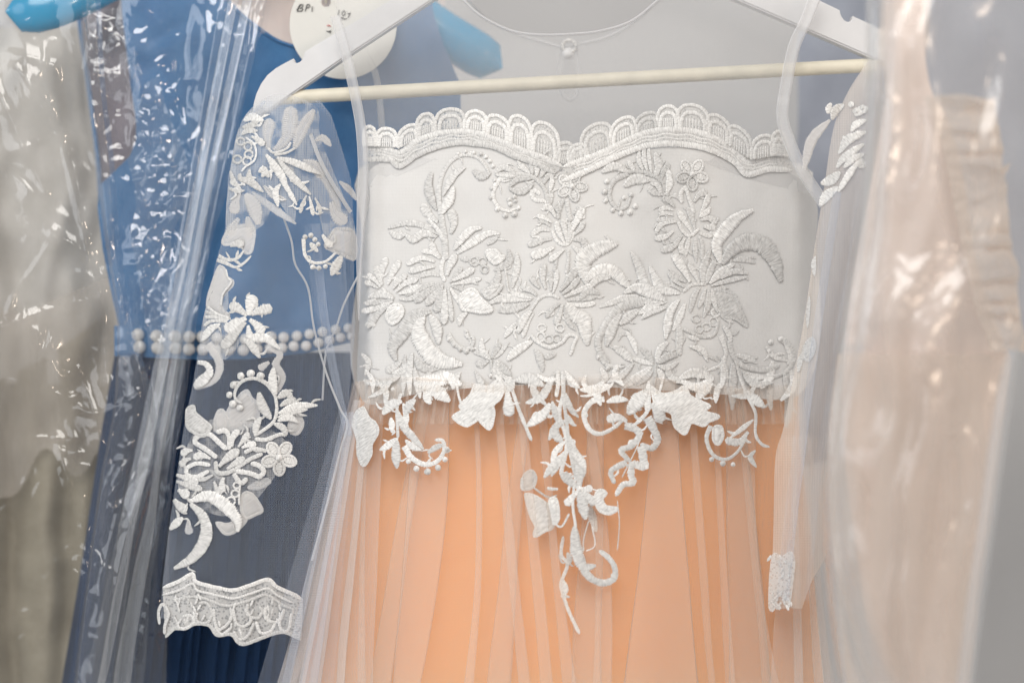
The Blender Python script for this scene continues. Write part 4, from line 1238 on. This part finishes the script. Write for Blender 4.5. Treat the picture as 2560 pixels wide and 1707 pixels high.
# skirt
sheet('skirt_lining', [(880, 288, 1150), (1100, 250, 1120), (1400, 205, 1100), (1730, 150, 1080)], lambda px, py, u, v: 0.088 + 0.008 * math.sin(px / 26 + 3 * n3(px / 200, py / 500)) * v, M_blue_skirt, blue, 110, 40)
pleats('tulle_overskirt', rand_knots(295, 1150, 170, 1080, 26, 40), 884, 1730, lambda x, y: 0.062, 0.006, M_blue_tulle, blue)
pleats('tulle_overskirt', rand_knots(300, 1150, 190, 1060, 19, 50), 884, 1730, lambda x, y: 0.072, 0.005, M_blue_tulle, blue)

# blue plastic hanger
bh = thing('plastic_hanger', 'glossy cyan blue plastic hanger inside the blue dress', 'hanger', W(640, -60, 0.075))
def lozenge(name, pts, w, h, mat, parent):
    n = 40
    P, L = crom([tuple(W(x, y, d)) for x, y, d in pts], n)
    vs, fs = [], []
    m = 14
    for i in range(n + 1):
        t = i / n
        e = min(t, 1 - t)
        k = math.sqrt(max(0.0025, 1 - max(0, 1 - e / 0.045) ** 2))
        tan = Vector(P[min(i + 1, n)] - P[max(i - 1, 0)]).normalized()
        up = tan.cross(Vector((0, -1, 0))).normalized()
        for j in range(m):
            th = 2 * math.pi * j / m
            vs.append(Vector(P[i]) + up * (math.cos(th) * h * k) + Vector((0, 1, 0)) * (math.sin(th) * w * k))
    for i in range(n):
        for j in range(m):
            fs.append((i * m + j, i * m + (j + 1) % m, (i + 1) * m + (j + 1) % m, (i + 1) * m + j))
    fs.append(tuple(range(m)))
    fs.append(tuple(n * m + j for j in reversed(range(m))))
    return mesh_obj(name, vs, fs, mat, parent)
lozenge('shoulder_bar', [(14, 30, 0.05), (100, 24, 0.052), (200, -14, 0.06), (420, -120, 0.09), (640, -170, 0.10), (860, -110, 0.10), (1060, 50, 0.095), (1160, 115, 0.095), (1255, 172, 0.095)], 0.010, 60 * S, M_bhang, bh)

# ------------------------------------------------------------------ round price tag
tag = thing('hang_tag', 'round off white card tag with handwriting, behind the white hanger', 'tag', W(856, 195, 0.036))
TAGC = (858, 62)
bm = bmesh.new()
def tag_disc():
    outer = ring_pts(*TAGC, 134, 136, 0, 0, 360, 64)[:-1]
    hole = ring_pts(815, 6, 12, 13, 0, 0, 360, 18)[:-1]
    pts = [Vector(p) for p in outer + hole]
    ed = [(i, (i + 1) % 64) for i in range(64)] + [(64 + i, 64 + (i + 1) % 18) for i in range(18)]
    v2, e2, f2, *_ = delaunay_2d_cdt(pts, ed, [], 0, 1e-4)
    f2 = [f for f in f2 if math.dist((sum(v2[i].x for i in f) / 3, sum(v2[i].y for i in f) / 3), (815, 6)) > 11]
    dep = lambda x, y: 0.036 + 0.00002 * (x - 858) * .4
    n = len(v2)
    vs = [W(v.x, v.y, dep(v.x, v.y)) for v in v2] + [W(v.x, v.y, dep(v.x, v.y)) + Vector((0, 0.0006, 0)) for v in v2]
    fs = [tuple(f) for f in f2] + [tuple(i + n for i in reversed(f)) for f in f2]
    fs += [(a, b, b + n, a + n) for a, b in ed]
    return vs, fs
vs, fs = tag_disc()
card = mesh_obj('card', vs, fs, M_tag, tag, smooth=False)
INK = [  # BP1
    [(742, 27), (750, 12)], [(743, 28), (748, 18), (753, 12), (758, 14), (754, 20), (748, 21), (756, 22), (755, 28), (742, 29)], [(763, 29), (767, 13)], [(767, 13), (773, 12), (774, 18), (766, 21)], [(781, 17), (780, 30)],
    # 10 yr
    [(848, 26), (845, 40)], [(859, 28), (855, 34), (858, 40), (863, 36), (862, 29), (859, 28)], [(870, 33), (872, 38), (876, 32)], [(876, 32), (870, 46)],
    [(854, 44), (852, 52)], [(853, 48), (858, 44), (860, 50), (866, 46), (866, 49)]]
for s in INK:
    tube('handwriting', [W(x, y, 0.0354 + 0.000008 * (x - 858)) for x, y in s], 0.00024, M_ink, card, 6, step=0.0006)
tube('handwriting', [W(x, y, 0.0352) for x, y in [(818, 66), (822, 64), (826, 67)]], 0.0003, M_red, card, 6, step=0.0006)
tube('handwriting', [W(x, y, 0.0352) for x, y in [(816, 78), (822, 80), (827, 77), (824, 84)]], 0.00025, M_ink, card, 6, step=0.0006)
tube('string', [W(815, 8, 0.034), W(812, -10, 0.030), W(806, -40, 0.04)], 0.0006, M_dowel, tag, 6)
# shoulder of a pale lining seen past the blue neckline
pale = thing('nude_dress', 'nude beige dress glimpsed above the blue satin neckline', 'dress', W(800, 150, 0.14))
patch('bodice', [(500, -40), (560, 60), (700, 200), (860, 230), (1000, 160), (1090, -40)], lambda x, y: 0.135 + 0.004 * n3(x / 60, y / 90), M_blush, pale, step=24)

# ------------------------------------------------------------------ silver grey dress at the left
grey = thing('grey_dress', 'silver grey satin dress under crinkled film at the left edge', 'dress', W(60, 1707, 0.13))
def yG(px, py, *a):
    return 0.128 + 0.006 * math.sin(px / 31 + 2.4 * n3(px / 120, py / 300, 2)) * min(1, py / 500) + 0.004 * n3(px / 50, py / 90)
patch('hip_drape', [(-110, 800), (60, 780), (180, 730), (284, 700), (292, 860), (285, 1020), (200, 1190), (110, 1120), (30, 1240), (-110, 1180)], lambda x, y: yG(x, y) - 0.016, M_drape, grey, step=14)
sheet('bodice', [(70, -120, 214), (250, -120, 236), (450, -110, 262), (800, -100, 285), (960, -100, 294)], yG, M_grey, grey, 50, 70)
patch('skirt', [(-110, 985), (0, 950), (120, 890), (220, 820), (286, 770), (296, 900), (290, 1100), (262, 1400), (235, 1740), (-110, 1740)], lambda px, py: yG(px, py) - 0.004 + 0.006 * math.sin(px / 19 + 2 * n3(px / 90, py / 400)), M_olive, grey, step=11, smooth_outline=False)

# ------------------------------------------------------------------ clear film covers
def tri(x):
    return 2 * abs(2 * (x - math.floor(x + 0.5))) - 1

def cover(name, label, rows, base, mat, creases=(), patches=(), rough=0.0009, step=4.0, seed=1, folds=0.0, pk=0.075):
    """polythene cover: long soft folds, traced creases, facetted crumples where the patches say"""
    rg = random.Random(seed)
    th = thing(name, label, 'garment bag', W((rows[-1][1] + rows[-1][2]) / 2, rows[-1][0], base(rows[-1][1], rows[-1][0])), 'clear film covers over the dresses')
    P, _ = crom(rows, 200)
    tab = [tuple(r) for r in P]
    y0, y1 = rows[0][0], rows[-1][0]
    nv = int((y1 - y0) / (step * 1.3))
    nu = int(max(r[2] - r[1] for r in rows) / step)
    X = np.zeros((nv + 1, nu + 1))
    Y = np.zeros_like(X)
    for j in range(nv + 1):
        py = y0 + (y1 - y0) * j / nv
        xl, xr = interp(tab, py)
        X[j] = np.linspace(xl, xr, nu + 1)
        Y[j] = py
    U = np.linspace(0, 1, nu + 1)[None, :].repeat(nv + 1, 0)
    warp = np.array([[n3(X[j, i] / 55, Y[j, i] / 55, seed) for i in range(nu + 1)] for j in range(nv + 1)])
    warp2 = np.array([[n3(X[j, i] / 140, Y[j, i] / 230, seed + 20) for i in range(nu + 1)] for j in range(nv + 1)])
    def trin(a):
        return 2 * np.abs(2 * (a - np.floor(a + 0.5))) - 1
    H = np.zeros_like(X)
    # crumple field
    crum = np.zeros_like(X)
    for k in range(7):
        an = rg.uniform(0, math.pi)
        f = rg.uniform(1 / 170, 1 / 48)
        ph = rg.uniform(0, 9)
        crum += trin((X * math.cos(an) + Y * math.sin(an)) * f + ph + warp * rg.uniform(.5, 1.3)) / f * 0.0000125
    ampl = np.full_like(X, rough)
    for cx, cy, rx, ry, a in patches:
        ampl += a * pk * np.exp(-(((X - cx) / rx) ** 2 + ((Y - cy) / ry) ** 2))
    H += crum * ampl * 1000 * 0.55
    H += warp2 * 0.007
    if folds:
        H += folds * np.sin(U * 19 + 3 * warp2 + Y / 400)
    for pts, a, w in creases:
        Q = crom(pts, 40)[0]
        d = np.full_like(X, 1e9)
        for q0, q1 in zip(Q, Q[1:]):
            vx, vy = q1 - q0
            L2 = vx * vx + vy * vy + 1e-9
            t = np.clip(((X - q0[0]) * vx + (Y - q0[1]) * vy) / L2, 0, 1)
            dd = np.hypot(X - q0[0] - t * vx, Y - q0[1] - t * vy)
            d = np.minimum(d, dd)
        w *= 1.35
        H += a / 0.006 * 0.62 * w * S * np.exp(-d / w)
    B = np.array([[base(X[j, i], Y[j, i]) for i in range(nu + 1)] for j in range(nv + 1)])
    # rim turned back
    B += 0.02 * np.maximum(0, np.abs(2 * U - 1) - .93) / .07
    Z = B - H
    K = (D + Z) / D
    vs = np.stack([(X - 1280) * S * K, Z, (853.5 - Y) * S * K], -1).reshape(-1, 3)
    uv = np.stack([X * S * 1000, -Y * S * 1000], -1).reshape(-1, 2)
    a = (np.arange(nv)[:, None] * (nu + 1) + np.arange(nu)[None, :]).ravel()
    fs = np.stack([a, a + nu + 1, a + nu + 2, a + 1], 1).tolist()
    mesh_obj('film', vs.tolist(), fs, mat, th, uv)
    return th

cover('film_cover', 'crinkled clear film hanging over the blue satin dress',
      [(-40, 196, 690), (150, 205, 650), (300, 215, 615), (450, 240, 590), (600, 262, 540), (800, 290, 500), (1000, 285, 470), (1200, 250, 440), (1450, 215, 430), (1730, 180, 425)],
      lambda x, y: 0.036, M_film,
      creases=[([(632, -20), (620, 120), (600, 260), (568, 400), (520, 540), (480, 660), (430, 800)], 0.006, 7), ([(575, 60), (565, 200), (552, 370), (535, 480), (500, 580)], 0.005, 6), ([(650, 0), (640, 90), (618, 250), (590, 400), (560, 480)], 0.004, 6),
               ([(425, 230), (455, 300), (485, 420), (480, 470), (425, 560)], 0.005, 9), ([(325, 580), (345, 640), (355, 720), (365, 850)], 0.006, 6), ([(430, 550), (425, 650), (430, 760), (425, 860)], 0.004, 7), ([(345, 610), (385, 570), (380, 590)], 0.004, 5),
               ([(300, 760), (340, 900), (390, 1040), (375, 1180)], 0.005, 9), ([(430, 800), (415, 950), (400, 1070), (330, 1400), (300, 1700)], 0.005, 8), ([(400, 1290), (330, 1620)], 0.004, 6), ([(420, 1160), (390, 1185), (300, 1200)], 0.004, 7)],
      patches=[(385, 340, 60, 110, 0.0060), (400, 415, 55, 45, 0.010), (250, 130, 60, 110, 0.0055), (290, 280, 50, 120, 0.0035), (400, 520, 60, 80, 0.003), (370, 640, 40, 100, 0.004), (395, 760, 35, 70, 0.005), (600, 110, 50, 80, 0.003), (520, 120, 30, 80, 0.002), (330, 1080, 70, 110, 0.003), (400, 1180, 40, 40, 0.003)],
      rough=0.00022, seed=3, folds=0.0015)
bag = bpy.data.objects['film_cover']
def yfold(x, y):
    a = 0.0009 * (tri(x / 74 + y / 190 + .7 * n3(x / 40, y / 40)) + tri(y / 88 - x / 170 + .8 * n3(x / 50, y / 30, 4)) * .8 + .5 * tri((x + y) / 57 + n3(x / 30, y / 60, 8)))
    return 0.027 - a
patch('fold', [(362, 210), (398, 186), (412, 260), (440, 330), (478, 420), (490, 480), (462, 530), (428, 580), (430, 700), (428, 862), (372, 870), (356, 760), (340, 660), (324, 578), (340, 520), (338, 470), (318, 400), (336, 340), (345, 280)], yfold, M_film_f, bag, step=7, smooth_outline=False)
patch('fold', [(205, 30), (300, 20), (318, 110), (330, 200), (300, 260), (255, 230), (225, 150)], yfold, M_film_f, bag, step=7, smooth_outline=False)
pleats('fold', [(556, 395, 205, 0), (604, 432, 262, 1), (578, 408, 236, -1), (640, 462, 318, 1), (616, 440, 288, -1), (664, 478, 345, 0)], -40, 1730, lambda x, y: 0.026, 0.004, M_film_f, bag, wob=16, nv=80)
cover('film_cover', 'creased milky film hanging over the silver grey dress',
      [(-40, -110, 250), (200, -110, 262), (400, -110, 285), (600, -110, 300), (800, -110, 330), (1000, -110, 385), (1150, -110, 400), (1300, -110, 345), (1500, -110, 300), (1730, -110, 270)],
      lambda x, y: -0.004, M_film_l,
      creases=[([(-10, 210), (15, 270), (40, 320), (60, 375), (85, 420), (115, 480)], 0.007, 8), ([(36, 160), (75, 210), (110, 270), (150, 350), (170, 420), (190, 500), (208, 580), (225, 660), (250, 745), (262, 860), (270, 960)], 0.008, 8),
               ([(36, 140), (80, 145), (135, 165)], 0.005, 8), ([(135, 590), (80, 680), (45, 720), (20, 780)], 0.007, 7), ([(135, 588), (190, 620), (215, 680), (250, 720)], 0.008, 9), ([(15, 815), (120, 775), (250, 745)], 0.005, 8), ([(0, 380), (60, 370), (160, 330)], 0.004, 8),
               ([(195, 920), (230, 1010), (250, 1090), (262, 1120)], 0.007, 7), ([(250, 745), (258, 880), (268, 1000)], 0.006, 6), ([(130, 980), (180, 1000), (235, 1035), (330, 1000), (345, 985)], 0.006, 8), ([(140, 1090), (165, 1180), (195, 1260), (205, 1330)], 0.007, 8),
               ([(345, 985), (310, 1010), (300, 1030)], 0.006, 10), ([(205, 1250), (210, 1310), (215, 1420)], 0.008, 8), ([(270, 960), (330, 1050), (290, 1300), (180, 1700)], 0.005, 8), ([(380, 1120), (320, 1350), (240, 1700)], 0.005, 8)],
      patches=[(90, 180, 80, 50, 0.003), (220, 740, 50, 50, 0.007), (100, 840, 40, 40, 0.005), (150, 950, 60, 60, 0.005), (200, 1110, 70, 60, 0.006), (200, 1380, 45, 70, 0.006), (320, 1000, 40, 30, 0.006)],
      rough=0.00015, pk=0.09, seed=5)

# ------------------------------------------------------------------ blush dress and its cover at the right, slate dress behind
slate = thing('slate_dress', 'slate blue dress hanging furthest back at the right', 'dress', W(2250, 1100, 0.22))
patch('bodice', [(2010, -40), (2200, -40), (2400, -40), (2900, -40), (2900, 500), (2860, 700), (2620, 760), (2450, 1010), (2200, 1120), (1850, 1120), (1850, 520), (1985, 400)], lambda x, y: 0.215 + 0.012 * n3(x / 90, y / 200), M_slate, slate, step=30)
blush = thing('blush_dress', 'pale blush ruffled dress under hazy film at the right edge', 'dress', W(2300, 1707, -0.13))
def yR(px, py, *a):
    return -0.13 - 0.02 * max(-1, 1 - ((px - 2300) / 220) ** 2) + 0.006 * n3(px / 60, py / 150, 3) + 0.004 * math.sin(px / 24 + 3 * n3(px / 90, py / 500)) * min(1, max(0, (py - 700) / 300))
sheet('bodice', [(-40, 2212, 2318), (120, 2214, 2312), (230, 2216, 2330), (300, 2205, 2370), (450, 2180, 2410), (650, 2140, 2440), (860, 2110, 2510), (900, 2110, 2528), (1100, 2110, 2495), (1300, 2130, 2468), (1500, 2160, 2440), (1730, 2190, 2415)], lambda px, py, u, v: yR(px, py) + 0.012 * max(0, min(1, (py - 800) / 150)), M_blush, blush, 60, 110)
sheet('skirt', [(885, 2095, 2530), (1100, 2070, 2505), (1300, 2075, 2480), (1500, 2095, 2450), (1730, 2120, 2425)], lambda px, py, u, v: yR(px, py) - 0.003, M_blush_net, blush, 60, 60)
sheet('shoulder_strap', [(-40, 2205, 2330), (80, 2200, 2322), (180, 2205, 2312), (260, 2215, 2330)], lambda px, py, u, v: -0.135 - 0.004 * math.sin(u * math.pi), M_blush_net, blush, 14, 20)
# frill down the side of the bodice
vs, uv, fs = [], [], []
nt_, ns = 240, 16
FR = crom([(2330, 240), (2372, 340), (2400, 470), (2425, 600), (2455, 740), (2500, 880)], nt_)[0]
for i in range(nt_ + 1):
    t = i / nt_
    q = t * 9 + 1.6 * n3(t * 5, 2)
    for k in range(ns + 1):
        s = k / ns
        wdt = 165 - 70 * t + 22 * n3(t * 14, 5)
        x = FR[i][0] - 24 + s * wdt
        y = FR[i][1] - 14 * s + 26 * s * s * math.sin(q * 6.28 + s) + 16 * s * n3(t * 22, s * 2, 3)
        vs.append(W(x, y, -0.156 - 0.007 * s * math.cos(q * 6.28) - 0.012 * math.sin(s * math.pi) + 0.003 * n3(t * 30, s * 5, 1)))
        uv.append((x * .25, -y * .25))
for i in range(nt_):
    for k in range(ns):
        a = i * (ns + 1) + k
        fs.append((a, a + ns + 1, a + ns + 2, a + 1))
mesh_obj('frill', vs, fs, M_frill, blush, uv)

cover('film_cover', 'hazy clear film hanging over the blush ruffled dress',
      [(-40, 2166, 2640), (200, 2164, 2640), (450, 2166, 2640), (600, 2150, 2620), (750, 2118, 2590), (880, 2098, 2552), (1050, 2076, 2524), (1250, 2058, 2496), (1450, 2064, 2462), (1600, 2082, 2444), (1730, 2105, 2430)],
      lambda x, y: -0.195 - 0.02 * max(-1, 1 - ((x - 2330) / 260) ** 2), M_film_r,
      creases=[([(2185, -20), (2195, 200), (2215, 330), (2190, 480), (2170, 700)], 0.006, 10), ([(2130, 860), (2112, 960), (2080, 1020), (2072, 1150), (2082, 1350), (2120, 1560), (2165, 1710)], 0.008, 8), ([(2095, 1150), (2105, 1380), (2140, 1560), (2175, 1700)], 0.006, 8),
               ([(2545, 880), (2520, 1050), (2490, 1250), (2450, 1500), (2425, 1710)], -0.010, 22), ([(2400, 620), (2470, 800), (2545, 870)], 0.006, 12), ([(2300, 880), (2420, 890), (2540, 870)], 0.005, 12)],
      patches=[(2270, 600, 40, 70, 0.004), (2150, 790, 30, 70, 0.006), (2355, 690, 30, 60, 0.004), (2330, 960, 70, 60, 0.005), (2430, 950, 40, 40, 0.004), (2470, 890, 60, 25, 0.005)],
      rough=0.00012, seed=11, folds=0.0015)

bag_r = [o for o in COL.objects if o.name.startswith('film_cover') and 'blush' in o['label']][0]
pleats('fold', [(2164, 2090, 0), (2192, 2120, 1), (2178, 2104, -1), (2236, 2158, 1), (2214, 2132, -1), (2256, 2182, 0)], -40, 880, lambda x, y: -0.222, 0.003, M_film_f, bag_r, power=2.2, wob=14)
pleats('fold', [(2100, 2058, 2150, 0), (2134, 2080, 2180, 1), (2116, 2066, 2164, -1), (2160, 2112, 2240, 1), (2140, 2092, 2196, -1), (2176, 2140, 2262, 0)], 860, 1730, lambda x, y: -0.224, 0.003, M_film_f, bag_r, wob=10)
sheet('edge_fold', [(872, 2520, 2552), (1000, 2488, 2532), (1250, 2452, 2498), (1500, 2416, 2464), (1730, 2388, 2432)], lambda px, py, u, v: -0.225 - 0.004 * math.sin(u * math.pi), M_film_w, bag_r, 10, 50)
